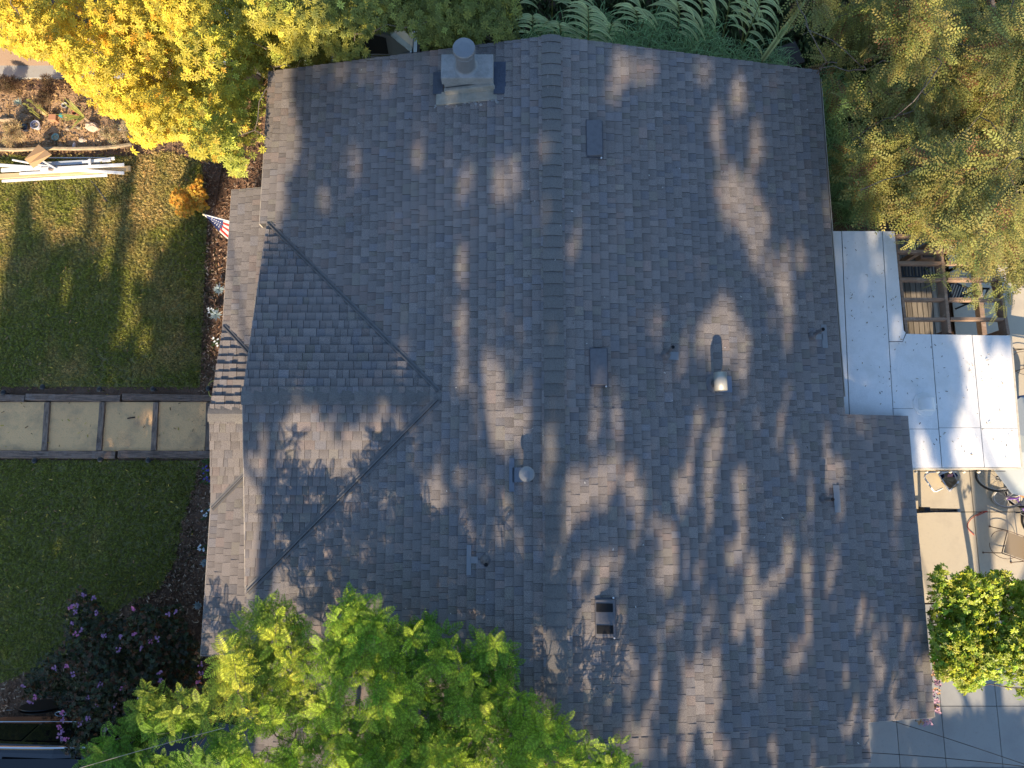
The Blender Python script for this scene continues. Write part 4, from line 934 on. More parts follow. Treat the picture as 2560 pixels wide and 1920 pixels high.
for i in range(3, 10):
    for j in range(1, 5):
        u, v = (i+.25+.5*(j % 2))/nu, j/6+.08; c_ = fpt(u, v)
        if u > .74-.25*v: continue
        e1, e2 = (fpt(u+.01, v)-c_).normalized(), (fpt(u, v+.02)-c_).normalized(); nn = e1.cross(e2)
        if nn.z < 0: nn = -nn
        s_ = []
        for k in range(10):
            rr_ = .015 if k % 2 == 0 else .006; t = math.pi*k/5; s_.append(c_+e1*rr_*math.cos(t)+e2*rr_*math.sin(t)+nn*.003)
        b.face(s_, (.75, .75, .75))
b.build('stars', M_cloth, fl)

# ------------------------------------------------------------------ cars
def car(label, x0, yc, L, flip, paint, side, sunroof=False, chrome=True):
    """car along X. side=+1: its detailed flank faces +Y. flip: nose towards -X"""
    r_ = empty('parked_car', label, 'car', None, (x0+L/2, yc, 0)); fx_ = (lambda t: L/2-t) if flip else (lambda t: t-L/2)
    st = [(0, .80, .55, .95), (.12, .90, .38, 1.05), (.6, .95, .32, 1.10), (1.6, .96, .30, 1.10), (2.8, .96, .30, 1.06), (3.6, .95, .32, 1.02), (4.3, .92, .36, .95), (4.65, .82, .42, .82), (L, .62, .5, .68)]
    b = MB(); rings = []
    for t, w_, zl, zb in st:
        x = fx_(t); rings.append([(x, -w_*.96, zl), (x, -w_, zl+.25), (x, -w_*.985, zb-.12), (x, -w_*.9, zb), (x, 0, zb+.035), (x, w_*.9, zb), (x, w_*.985, zb-.12), (x, w_, zl+.25), (x, w_*.96, zl)])
    for a, c in zip(rings[:-1], rings[1:]):
        for i in range(8): b.face([a[i], a[i+1], c[i+1], c[i]])
        b.face([a[8], a[0], c[0], c[8]], (.1, .1, .1))
    b.face(rings[0]); b.face(rings[-1]); b.build('body', paint, r_, smooth=True)
    gh = [(.06, .80, 1.02), (.45, .72, 1.50), (.9, .70, 1.66), (1.9, .69, 1.72), (2.7, .66, 1.66), (3.3, .70, 1.36), (3.85, .78, 1.06)]
    b = MB(); rg = []
    for t, w_, zt in gh:
        x = fx_(t); zb = 1.04; rg.append([(x, -.87, zb), (x, -w_, zt-.05), (x, -w_+.12, zt), (x, 0, zt+.03), (x, w_-.12, zt), (x, w_, zt-.05), (x, .87, zb)])
    for a, c in zip(rg[:-1], rg[1:]):
        for i in range(6): b.face([a[i], a[i+1], c[i+1], c[i]])
    b.face(rg[0]); b.build('cabin', paint, r_, smooth=False)
    for s_ in (-1, 1):
        for (ta, tb) in ((.55, 1.25), (1.31, 2.28), (2.34, 3.35)):
            b = MB()
            def gp_(t, f):
                k = next(i for i in range(len(gh)-1) if gh[i+1][0] >= t); g0, g1 = gh[k], gh[k+1]; q_ = (t-g0[0])/(g1[0]-g0[0]); w_ = g0[1]+(g1[1]-g0[1])*q_; zt = g0[2]+(g1[2]-g0[2])*q_-.05
                return (fx_(t), s_*(.87+(w_-.87)*f+.012), 1.04+(zt-1.04)*f+.004)
            N_ = 5; lo = [gp_(ta+(tb-ta)*i/N_, .10) for i in range(N_+1)]; hi = [gp_(ta+(tb-ta)*i/N_, .86) for i in range(N_+1)]
            for i in range(N_): b.face([lo[i], lo[i+1], hi[i+1], hi[i]])
            b.build('window', M_glass, r_)
        if chrome:
            b = MB(); b.tube([gp_(t, .03) for t in np.linspace(.5, 3.5, 14)], .013, 5); b.build('window_trim', M_chrome, r_)
            b = MB(); b.tube([(fx_(t), s_*.68, 1.70+.05*math.sin((t-.6)/2.2*math.pi)) for t in np.linspace(.6, 2.8, 12)], .022, 6); b.build('roof_rail', M_chrome, r_)
            for t in (1.35, 2.4):
                b = MB(); b.tube([(fx_(t), s_*.955, .84), (fx_(t+.06), s_*.985, .85), (fx_(t+.16), s_*.985, .85), (fx_(t+.2), s_*.955, .84)], .012, 6); b.build('door_handle', M_chrome, r_)
        for t in (.88, 3.75):
            wc = Vector((fx_(t), s_*.88, .36)); Rm = Matrix.Rotation(-s_*math.pi/2, 3, 'X')
            b = MB(); b.lathe(wc, [(.24, .07), (.33, .085), (.36, .05), (.36, -.08), (.3, -.1)], 28, M=Rm); wo = b.build('wheel', M_rub, r_, smooth=True)
            b = MB()
            for k in range(5):
                a_ = 2*math.pi*k/5; d1 = Vector((math.cos(a_), 0, math.sin(a_))); pz = Vector((0, s_*.075, 0))
                b.bar(wc+pz+d1*.03, wc+pz*.9+d1*.235, .06, .02, up=Vector((0, s_, 0)))
            b.lathe(wc, [(.235, .085), (.25, .085), (.25, .05)], 24, M=Rm); b.lathe(wc, [(.05, .08), (0, .09)], 10, M=Rm); b.build('rim', M_cars, wo)
            b = MB(); b.lathe(wc, [(.42, .085), (.415, .098), (.36, .10)], 24, M=Rm); b.build('wheel_arch', M_black, r_)
    if sunroof:
        b = MB(); z = 1.752; b.face([(fx_(1.0), -.50, z-.02), (fx_(2.35), -.50, z-.02), (fx_(2.35), .50, z-.02), (fx_(1.0), .50, z-.02)]); b.build('sunroof', M_glass, r_)
    b = MB(); b.face([(fx_(3.32), -.66, 1.36), (fx_(3.85), -.76, 1.085), (fx_(3.85), .76, 1.085), (fx_(3.32), .66, 1.36)]); b.build('windscreen', M_glass, r_)
    b = MB(); b.box((-.1, -.1, 0), (.1, .1, .1))
    return r_
wcx = W(115, 1768, .36).x
car('black car with chrome window trim and sunroof under the pink flowering shrub', wcx-.88, -3.74-.95, 4.9, False, M_carp, 1, True)
car('silver car in dark shade under the tree behind the house', W(1040, 110, 1.1).x-4.85, 8.78+.95, 4.85, True, M_cars, -1)

# ------------------------------------------------------------------ foliage
ROOFPX = [(676, 184), (1372, 92), (2048, 177), (2082, 578), (2114, 1037), (2274, 1042), (2337, 1797), (2185, 1803), (2185, 1960), (600, 1960), (614, 1640), (600, 980), (655, 545)]
PORCHPX = [(570, 475), (662, 468), (640, 1640), (515, 1640), (530, 1035)]
def crown(poly, n, ncl, z0, z1, rad, house_clear=True, lo_under=2.3, seed=0):
    "clumped leaf positions inside the outline: returns positions and outward directions"
    c = samp(poly, ncl); zc = rng.uniform(z0, z1, ncl); C0 = WV(c[:, 0], c[:, 1], zc)
    i = rng.integers(0, ncl, n); d = rng.normal(0, 1, (n, 3)); d[:, 2] = np.abs(d[:, 2])*.9-.25; d /= np.linalg.norm(d, axis=1, keepdims=True)
    rr = rad*rng.uniform(.35, 1.0, n)**.6*rng.uniform(.7, 1.25, ncl)[i]; P = C0[i]+d*rr[:, None]*np.array([1, 1, .75])
    px, py = PX(P); ok = inpoly(px, py, poly) & (P[:, 2] > .15)
    if house_clear:
        over = inpoly(px, py, ROOFPX) | inpoly(px, py, PORCHPX)
        ok &= ~(over & (P[:, 2] > lo_under-.4*0))
        ins = (P[:, 0] > XL1-.02) & (P[:, 0] < XR1+.1) & (P[:, 1] > YB) & (P[:, 1] < YT+.02); ok &= ~(ins & (P[:, 2] > 2.3))
    return P[ok], d[ok]
def leafdir(d, up=.7, sunw=.45, rnd=.45):
    v = d*.5+np.array([0, 0, up])+np.array([-SD.x, -SD.y, -SD.z])*sunw+rng.normal(0, rnd, d.shape)
    return v
def varcol(base, N, s=.18, hue=.1):
    k = np.exp(rng.normal(0, s, (N, 1))); return np.clip(np.array(base)*k*(1+rng.normal(0, hue, (N, 3))*np.array([1, .5, .6])), .004, 1)
def leaf_quads(specs):
    "specs: list of (base, dir, length, width, droop). two triangles folded on the midrib each side -> 4 tris"
    V, Ff, sh = [], [], []
    for b0, d, L, wd, dr in specs:
        b0, d = np.array(b0, float), np.array(d, float); d /= np.linalg.norm(d); s_ = np.cross(d, [0, 0, 1.]); s_ /= np.linalg.norm(s_)+1e-9; i = len(V)
        m = b0+d*L*.52; t = b0+d*L-np.array([0, 0, dr*L]); V += [b0, m+s_*wd/2+np.array([0, 0, .12*wd]), t, m-s_*wd/2+np.array([0, 0, .12*wd])]
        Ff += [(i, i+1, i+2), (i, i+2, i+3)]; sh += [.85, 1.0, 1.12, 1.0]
    return np.array(V), np.array(Ff), np.array(sh)
ros = leaf_quads([((.06*math.cos(t), .06*math.sin(t), 0), (math.cos(t), math.sin(t), .30 if k % 2 else .05), 1.0*(.8 if k % 2 else 1), .33, .25) for k, t in enumerate(np.arange(8)*2*math.pi/8+.2)])
def elm_sprig():
    sp = []
    for k in range(13):
        f = k/12; x = f; z = -.22*f*f; s_ = 1 if k % 2 else -1
        sp.append(((x, .015*s_, z), (.55, .83*s_, .12-.1*f), .23*(1-.35*f), .12*(1-.3*f), .2))
    sp.append(((1, 0, -.22), (1, .1, -.2), .16, .08, .2)); return leaf_quads(sp)
sprig = elm_sprig()
small = leaf_quads([((0, 0, 0), (math.cos(t), math.sin(t), .5-.12*k % .6), .9, .42, .2) for k, t in enumerate(np.arange(7)*2.4)])
def frond_t():
    sp = []
    n = 10
    for k in range(n):
        f = (k+1)/(n+.5); x = f; z = .14*f-.26*f*f; l = .27*math.sin(math.pi*min(1, f*.80+.18))**.8+.04
        for s_ in (-1, 1): sp.append(((x, .0, z), (.55-.1*f, .84*s_, .16-.22*f), l, .076, .12))
    sp.append(((1, 0, -.2), (1, 0, -.5), .10, .05, .1)); T, Fq, sh = leaf_quads(sp)
    xs = np.linspace(0, 1.0, 10); i0 = len(T); rv = np.array([(x, s_*.011, .14*x-.26*x*x+.004) for x in xs for s_ in (-1, 1)])
    rf = np.array([f for k in range(9) for f in ((i0+2*k, i0+2*k+1, i0+2*k+3), (i0+2*k, i0+2*k+3, i0+2*k+2))])
    sh = sh*np.repeat(np.where((np.arange(len(sh)//4)//2) % 2, 1.16, .80), 4)  # leaflet pairs alternately lighter and darker, shading put into the colour for stripes
    return np.concatenate([T, rv]), np.concatenate([Fq, rf]), np.concatenate([sh, np.full(20, .75)])
frond = frond_t()
def foliage(name, tmpl, P, M_, sc, C, m, parent, top=0, pname=None):
    "joined foliage; the `top` highest ones become pieces sharing a few meshes"
    T, Ff, sh = tmpl
    if top:
        px, py = PX(P); vis = (px > 0) & (px < 2560) & (py > 0) & (py < 1920); score = sc*1780/(H-P[:, 2])+P[:, 2]*3; score[~vis] = -1e9
        idx = np.argsort(-score)[:top]; lum = C[idx].sum(1); rk = np.argsort(np.argsort(lum))*10//len(idx)
        meshes = []
        for k in range(10):
            Ck = C[idx][rk == k].mean(0); meshes.append(np_mesh(pname, T, Ff, Ck[None]*sh[:, None], m))
        for a, i in enumerate(idx):
            o = bpy.data.objects.new(pname, meshes[rk[a]]); COL.objects.link(o); o.parent = parent
            mm = Matrix(M_[i].tolist()).to_4x4(); o.matrix_local = Matrix.Translation(Vector(P[i])-parent.location) @ mm @ Matrix.Scale(sc[i], 4)
        keep = np.ones(len(P), bool); keep[idx] = False; P, M_, sc, C = P[keep], M_[keep], sc[keep], C[keep]
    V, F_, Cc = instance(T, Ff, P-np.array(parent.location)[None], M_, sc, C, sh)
    return tag(finish(name, np_mesh(name, V, F_, Cc, m), None, parent), kind='stuff')
def limbs(name, parent, base, targets, r0, seed=0, mats=None, zfork=None, joined=True, minr=.006):
    "trunk from base, then limbs that wander to the targets"
    rr = random.Random(seed); base = Vector(base); off = Vector(parent.location); zf = zfork or max(t[2] for t in targets)*.45
    cen = sum((Vector(t) for t in targets), Vector())/len(targets); fork = Vector((base.x+(cen.x-base.x)*.3, base.y+(cen.y-base.y)*.3, zf))
    b = MB(); b.tube([base-off, base.lerp(fork, .5)+Vector((.05, .03, 0))-off, fork-off], [r0, r0*.82, r0*.7], 9); b.build('trunk', mats or M_bark, parent, smooth=True)
    b = MB(); nodes = [(fork, r0*.55)]
    for t in sorted([Vector(t) for t in targets], key=lambda v: (v-fork).length):
        j = min(nodes, key=lambda nd: (nd[0]-t).length*(1.0 if nd[1] > r0*.12 else 1.4)); L = (t-j[0]).length; prev = j[0]; pts = [prev]; rad = [max(minr*1.4, j[1]*.8)]; n = max(3, int(L/.35))
        rend = max(minr, rad[0]*(.35 if L > .8 else .5))
        for k in range(1, n+1):
            f = k/n; p = j[0].lerp(t, f)+Vector((rr.gauss(0, .04), rr.gauss(0, .04), .12*L*math.sin(f*math.pi)*rr.uniform(.2, 1)))*(1 if k < n else 0); pts.append(p); rad.append(rad[0]*(1-f)+rend*f)
            nodes.append((p, rad[-1]))
        b.tube([p-off for p in pts], rad, 5)
    b.build('branches', mats or M_bark, parent, smooth=True)

# yellow tree
YT1 = [(-30, -30), (720, -30), (735, 60), (700, 190), (688, 300), (670, 372), (640, 380), (612, 440), (575, 438), (560, 398), (520, 402), (480, 388), (455, 345), (400, 350), (345, 388), (322, 372), (320, 300), (250, 285), (210, 250), (165, 190), (120, 150), (60, 140), (-30, 110)]
ty = empty('yellow_tree', 'tree with yellow autumn leaves over the rock garden', 'tree', None, W(330, 180, 0))
P, d = crown(YT1, 12500, 150, 2.0, 4.6, .42); px, py = PX(P)
tt = np.clip((px-330)/330+vnoise(P[:, 0], P[:, 1], 1.8, 9)*.9-.45+rng.normal(0, .16, len(P)), 0, 1)[:, None]
Cy = (1-tt)*np.array([.76, .59, .06])+tt*np.array([.42, .46, .075]); Cy *= .9*np.exp(rng.normal(0, .26, (len(P), 1)))
org = rng.uniform(0, 1, len(P)) < .08; Cy[org] = Cy[org]*np.array([1.05, .72, .6])
foliage('leaves', ros, P, frames(leafdir(d, .5, .75, .4), rng.uniform(0, 6.3, len(P))), rng.uniform(.055, .095, len(P)), np.clip(Cy, 0, .95), M_leaf, ty, 300, 'leaf_cluster')
c = samp(YT1, 60); limbs('l', ty, W(330, 180, 0), [tuple(v) for v in WV(c[:, 0], c[:, 1], rng.uniform(2.2, 4.2, 60)) ], .12, 3)
# green tree behind the house
YT2 = [(560, -40), (1310, -40), (1300, 60), (1290, 110), (1260, 120), (1200, 110), (1120, 128), (1060, 140), (1040, 100), (1010, 72), (940, 78), (900, 110), (930, 140), (860, 160), (780, 172), (680, 190), (640, 190), (600, 120)]
tg = empty('green_tree', 'green leafed tree behind the house top edge shading the silver car', 'tree', None, W(800, -60, 0))
P, d = crown(YT2, 9000, 110, 1.4, 3.9, .38); px, py = PX(P)
tt = np.clip((px-640)/260+rng.normal(0, .3, len(P)), 0, 1)[:, None]
Cg = ((1-tt)*np.array([.52, .46, .07])+tt*np.array([.24, .27, .06]))*np.exp(rng.normal(0, .22, (len(P), 1)))
foliage('leaves', ros, P, frames(leafdir(d, .6, .5, .4), rng.uniform(0, 6.3, len(P))), rng.uniform(.06, .10, len(P)), Cg, M_leaf, tg, 200, 'leaf_cluster')
c = samp(YT2, 36); limbs('l', tg, W(800, -60, 0), [tuple(v) for v in WV(c[:, 0], c[:, 1], rng.uniform(1.8, 3.4, 36))], .10, 4)

# elm, top right
EL = [(1990, -40), (2620, -40), (2620, 700), (2520, 690), (2470, 680), (2400, 625), (2345, 590), (2300, 560), (2240, 548), (2170, 545), (2110, 470), (2085, 380), (2105, 300), (2065, 215), (2040, 150), (1975, 60)]
te = empty('elm_tree', 'large small-leaved elm filling the top right corner beside the roof', 'tree', None, W(2420, 260, 0))
P, d = crown(EL, 15500, 88, 1.8, 5.4, .42, seed=3); px, py = PX(P)
keep = ~((px < 2200) & (P[:, 2] > 3.8)); P, d, px, py = P[keep], d[keep], px[keep], py[keep]
N = len(P); Ce = varcol((.31, .30, .08), N, .24, .1); dk = vnoise(P[:, 0], P[:, 1], .9, 3)[:, None]; Ce = Ce*(1-dk*.25)+dk*.25*np.array([.38, .34, .14])
br = rng.uniform(0, 1, N) < .07; Ce[br] = np.array([.22, .11, .05])
# sprigs trail outwards and down: x axis of the frame follows the outward direction
def aligned(d, up=.75, jit=.35):
    x = d.copy()*np.array([1, 1, .35])+rng.normal(0, jit, d.shape)+np.array([-.25, -.35, -.1]); x /= np.linalg.norm(x, axis=1, keepdims=True)
    z = np.array([0, 0, 1.])*up+np.array([-SD.x, -SD.y, -SD.z])*.4+rng.normal(0, .25, d.shape); y = np.cross(z, x); y /= np.linalg.norm(y, axis=1, keepdims=True); z = np.cross(x, y)
    return np.stack([x, y, z], 2)
foliage('leaves', sprig, P, aligned(d), rng.uniform(.17, .30, N), Ce, M_leaf, te)
hang = [(2330, 600), (2400, 650), (2430, 700), (2440, 740), (2350, 690), (2500, 720), (2280, 600), (2490, 760), (2520, 740)]
Ph = np.concatenate([WV(np.array([x+rng.normal(0, 9, 12) for x, y in hang]).ravel(), np.array([y+rng.normal(0, 11, 12) for x, y in hang]).ravel(), rng.uniform(2.4, 3.4, 12*len(hang)))])
foliage('hanging_leaves', sprig, Ph, aligned(rng.normal(0, 1, Ph.shape)), rng.uniform(.14, .24, len(Ph)), varcol((.27, .29, .08), len(Ph), .2, .1), M_leaf, te)
c = samp(EL, 70); limbs('l', te, W(2420, 260, 0), [tuple(v) for v in WV(c[:, 0], c[:, 1], rng.uniform(2.4, 5.0, 70))], .17, 5)

# bright green bush lower right
CB = [(2318, 1450), (2330, 1418), (2362, 1410), (2385, 1438), (2420, 1418), (2440, 1438), (2480, 1428), (2520, 1430), (2545, 1452), (2620, 1460), (2620, 1750), (2545, 1748), (2520, 1728), (2480, 1738), (2450, 1722), (2408, 1735), (2380, 1700), (2352, 1700), (2330, 1660), (2322, 1560)]
tb = empty('green_bush', 'bright green glossy bush between roof edge, patio and driveway', 'bush', None, W(2440, 1580, 0))
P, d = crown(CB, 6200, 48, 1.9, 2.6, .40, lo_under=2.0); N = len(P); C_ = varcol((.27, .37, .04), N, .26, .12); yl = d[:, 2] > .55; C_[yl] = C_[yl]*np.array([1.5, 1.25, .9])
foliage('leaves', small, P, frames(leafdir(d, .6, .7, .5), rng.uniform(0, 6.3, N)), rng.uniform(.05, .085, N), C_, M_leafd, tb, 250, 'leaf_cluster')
c = samp(CB, 26); limbs('l', tb, W(2440, 1580, 0), [tuple(v) for v in WV(c[:, 0], c[:, 1], rng.uniform(1.8, 2.5, 26))], .06, 6, zfork=1.5)
# pink blossom shrub under the right eave
ts = empty('blossom_shrub', 'narrow shrub with faded pink blossoms peeking out under the right eave', 'shrub', None, W(2330, 1700, 0)); rr = random.Random(2)
BP = [(2338+rr.uniform(-8, 12), y+rr.uniform(-8, 8)) for y in (1638, 1646, 1655, 1664, 1672, 1682, 1690, 1698, 1708, 1730, 1742, 1752, 1762, 1772, 1780)]+[(2300, 1803), (2312, 1806), (2322, 1804)]
for i, (x, y) in enumerate(BP):
    b = MB(); col = (.50, .30, .38) if i % 3 else (.55, .33, .16)
    for k in range(7): rosette(b, W(x, y, 1.5)-Vector(ts.location)+Vector((rr.uniform(-.05, .05), rr.uniform(-.05, .05), rr.uniform(-.05, .05))), 5, .03, .025, .4, col, seed=k+i)
    b.build('blossom', M_plain, ts)
b = MB()
for x, y in BP: b.tube([Vector((0, 0, 0)), W(x-12, y, .9)-Vector(ts.location), W(x, y, 1.45)-Vector(ts.location)], .006, 4)
b.build('stems', M_bark, ts)

# dark crape myrtle lower left
CM = [(55, 1745), (60, 1700), (105, 1640), (165, 1600), (160, 1545), (165, 1490), (200, 1462), (235, 1490), (262, 1525), (320, 1545), (330, 1505), (400, 1520), (455, 1510), (470, 1560), (490, 1600), (512, 1640), (505, 1700), (500, 1760), (400, 1790), (360, 1830), (270, 1850), (240, 1880), (190, 1900), (160, 1880), (150, 1850), (160, 1800), (130, 1740)]
tm = empty('crape_myrtle', 'dark crape myrtle with pink flower heads beside the black car', 'tree', None, W(330, 1690, 0))
P, d = crown(CM, 9500, 100, .6, 2.0, .36, False); N = len(P); C_ = varcol((.045, .058, .022), N, .3, .14); br = rng.uniform(0, 1, N) < .16; C_[br] = np.array([.16, .07, .03])
foliage('leaves', small, P, frames(leafdir(d, .6, .5, .6), rng.uniform(0, 6.3, N)), rng.uniform(.038, .062, N), C_, M_leafd, tm)
fp = [(560, 390), (600, 370), (600, 430), (765, 435), (1050, 405), (1385, 430), (1330, 440), (640, 570), (600, 600), (570, 520), (825, 615), (955, 625), (1060, 600), (1240, 640), (935, 720), (1115, 710), (530, 850), (430, 870), (575, 920), (185, 1015), (270, 1095), (240, 1140), (1260, 910), (790, 1000), (975, 1020), (690, 1105), (765, 1170), (905, 1165), (485, 1225), (500, 1280), (690, 1260), (635, 1310), (470, 1330), (490, 1370), (470, 1400), (490, 1430), (520, 1435), (830, 1350), (1585, 840), (1590, 905), (1560, 980), (1435, 1035), (1400, 1075), (1110, 1100), (1190, 660), (1270, 970), (660, 290), (740, 310)]
for i, (cx, cy) in enumerate(fp):
    b = MB(); p = W(cx*.31646, 1395+cy*.31646, 2.1+rr.uniform(-.15, .15))-Vector(tm.location); hot = i % 4 == 0
    for k in range(8):
        o_ = Vector((max(-.035, min(.035, rr.gauss(0, .02))), max(-.035, min(.035, rr.gauss(0, .02))), max(-.02, min(.02, rr.gauss(0, .012))))); rosette(b, p+o_, 5, .020, .018, .35, (.52, .14, .30) if hot else ((.30, .13, .27) if k % 3 else (.40, .20, .33)), seed=k+i*3)
    b.build('flower_head', M_plain, tm)
c = samp(CM, 40); limbs('l', tm, W(330, 1690, 0), [tuple(v) for v in WV(c[:, 0], c[:, 1], rng.uniform(1.0, 1.8, 40))], .07, 8)

# little yellow shrub
SY = [(428, 478), (447, 468), (462, 474), (478, 462), (488, 458), (498, 430), (508, 440), (506, 466), (522, 486), (518, 505), (528, 518), (505, 528), (492, 540), (478, 546), (470, 556), (462, 544), (442, 540), (436, 522), (424, 508)]
tk = empty('yellow_shrub', 'small golden shrub on the lawn edge beside the flag', 'shrub', None, W(476, 505, 0))
P, d = crown(SY, 1500, 34, .15, 1.1, .13, False); N = len(P)
foliage('leaves', small, P, frames(leafdir(d, .5, .7, .5), rng.uniform(0, 6.3, N)), rng.uniform(.03, .048, N), varcol((.72, .42, .06), N, .2, .12), M_leaf, tk)
c = samp(SY, 14); limbs('l', tk, W(476, 505, 0), [tuple(v) for v in WV(c[:, 0], c[:, 1], rng.uniform(.4, .9, 14))], .02, 9, zfork=.2, minr=.003)
# dry shrub in the rock garden + brown brush behind
for nm, lab, poly, n, z1, colr in (('dry_shrub', 'tan dry shrub at the left end of the rock garden', [(10, 310), (45, 300), (60, 330), (55, 360), (25, 370), (5, 350)], 600, .4, (.55, .42, .22)),
                                  ('brown_brush', 'brown twiggy brush against the low wall at top left', [(-20, 190), (120, 190), (165, 230), (110, 262), (-20, 250)], 900, .45, (.17, .11, .06)),
                                  ('dry_stalks', 'pale dry stalks under the right end of the yellow tree', [(245, 285), (330, 295), (335, 350), (290, 360), (250, 340)], 500, .3, (.58, .48, .28))):
    t_ = empty(nm, lab, 'plant', None, W(poly[0][0]+20, poly[0][1]+15, 0)); P, d = crown(poly, n, 12, .05, z1, .12, False); N = len(P)
    foliage('leaves', leaf_quads([((0, 0, 0), (math.cos(t), math.sin(t), .5), 1, .10, .1) for t in np.arange(6)*1.05]), P, frames(leafdir(d, .5, .2, .7), rng.uniform(0, 6.3, N)), rng.uniform(.05, .1, N), varcol(colr, N, .25, .1), M_leaf, t_)

# ------------------------------------------------------------------ feathery tree, bottom
FT = [(545, 1745), (560, 1640), (600, 1560), (640, 1535), (690, 1520), (738, 1535), (765, 1570), (740, 1610), (780, 1625), (815, 1625), (850, 1600), (838, 1545), (850, 1510), (900, 1505), (945, 1520), (965, 1545), (985, 1590), (1000, 1640), (1025, 1560), (1040, 1535), (1075, 1550), (1125, 1590), (1150, 1640), (1185, 1640), (1200, 1605), (1235, 1605), (1272, 1625), (1290, 1680), (1282, 1720), (1325, 1740), (1340, 1790), (1405, 1790), (1430, 1840), (1440, 1870), (1480, 1872), (1530, 1850), (1562, 1890), (1565, 1960), (225, 1960), (222, 1900), (245, 1840), (300, 1820), (340, 1770), (370, 1720), (420, 1735), (470, 1730), (520, 1750)]
HOLES = [(890, 1740, 38, 50), (810, 1700, 22, 26), (735, 1835, 55, 26), (660, 1860, 45, 40), (980, 1700, 12, 30), (560, 1800, 40, 34), (470, 1850, 50, 30), (1130, 1690, 16, 16), (410, 1860, 40, 32), (1030, 1880, 14, 20), (800, 1900, 40, 26), (1190, 1760, 12, 16), (540, 1890, 30, 30)]
tf = empty('feathery_tree', 'bright green feathery leaved tree spreading over the lower roof edge', 'tree', None, W(950, 2120, 0))
c = samp(FT, 6000); sel = []
for x, y in c:
    if any(((x-hx)/hw)**2+((y-hy)/hh)**2 < 1.3 for hx, hy, hw, hh in HOLES): continue
    if all((x-a)**2+(y-e)**2 > 22**2 for a, e in sel): sel.append((x, y))
sel = np.array(sel); zc = 3.7+.75*vnoise(sel[:, 0], sel[:, 1], .012, 21)+rng.uniform(-.2, .2, len(sel)); zc[sel[:, 0] < 530] -= 1.3
TC = WV(sel[:, 0], sel[:, 1], zc)
PP, MM, SS, CC = [], [], [], []
for i in range(len(TC)):
    n = rng.integers(6, 9); t0 = rng.uniform(0, 6.3); x = sel[i, 0]
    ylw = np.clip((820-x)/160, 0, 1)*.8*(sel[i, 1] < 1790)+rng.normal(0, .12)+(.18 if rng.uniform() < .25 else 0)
    base = np.array([.30, .44, .030])*(1-ylw)+np.array([.62, .60, .06])*ylw  # fronds on the sunlit left side yellower, sunlight put into the leaf colour
    if zc[i] < 4.0: base = base*np.array([.55, .70, .8])  # lower rosettes darker, shade under the crown put into the colour
    L0 = rng.uniform(.20, .29)
    for k in range(n):
        t = t0+k*2.4; el = rng.uniform(-.1, .55) if k < n-2 else rng.uniform(.5, 1.0)
        xv = np.array([math.cos(t)*math.cos(el), math.sin(t)*math.cos(el), math.sin(el)]); zv = np.array([0, 0, 1.])+rng.normal(0, .22, 3); yv = np.cross(zv, xv); yv /= np.linalg.norm(yv); zv = np.cross(xv, yv)
        PP.append(TC[i]+rng.normal(0, .02, 3)); MM.append(np.stack([xv, yv, zv], 1)); SS.append(L0*rng.uniform(.75, 1.15)); CC.append(base*np.exp(rng.normal(0, .13)))
PP, MM, SS, CC = np.array(PP), np.array(MM), np.array(SS), np.clip(np.array(CC), .005, .9)
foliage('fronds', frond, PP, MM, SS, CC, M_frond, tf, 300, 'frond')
extra = [W(*v) for v in ((860, 1745, 3.7), (900, 1790, 3.7), (740, 1850, 3.6), (690, 1840, 3.6), (650, 1890, 3.5), (780, 1885, 3.6), (560, 1830, 3.2), (480, 1870, 3.1), (840, 1760, 3.7), (720, 1600, 3.7), (900, 1560, 3.9), (1000, 1720, 3.8))]
limbs('l', tf, W(950, 2120, 0), [tuple(v-np.array([0, 0, .03])) for v in TC]+[tuple(v) for v in extra], .16, 11, zfork=2.9, minr=.007)

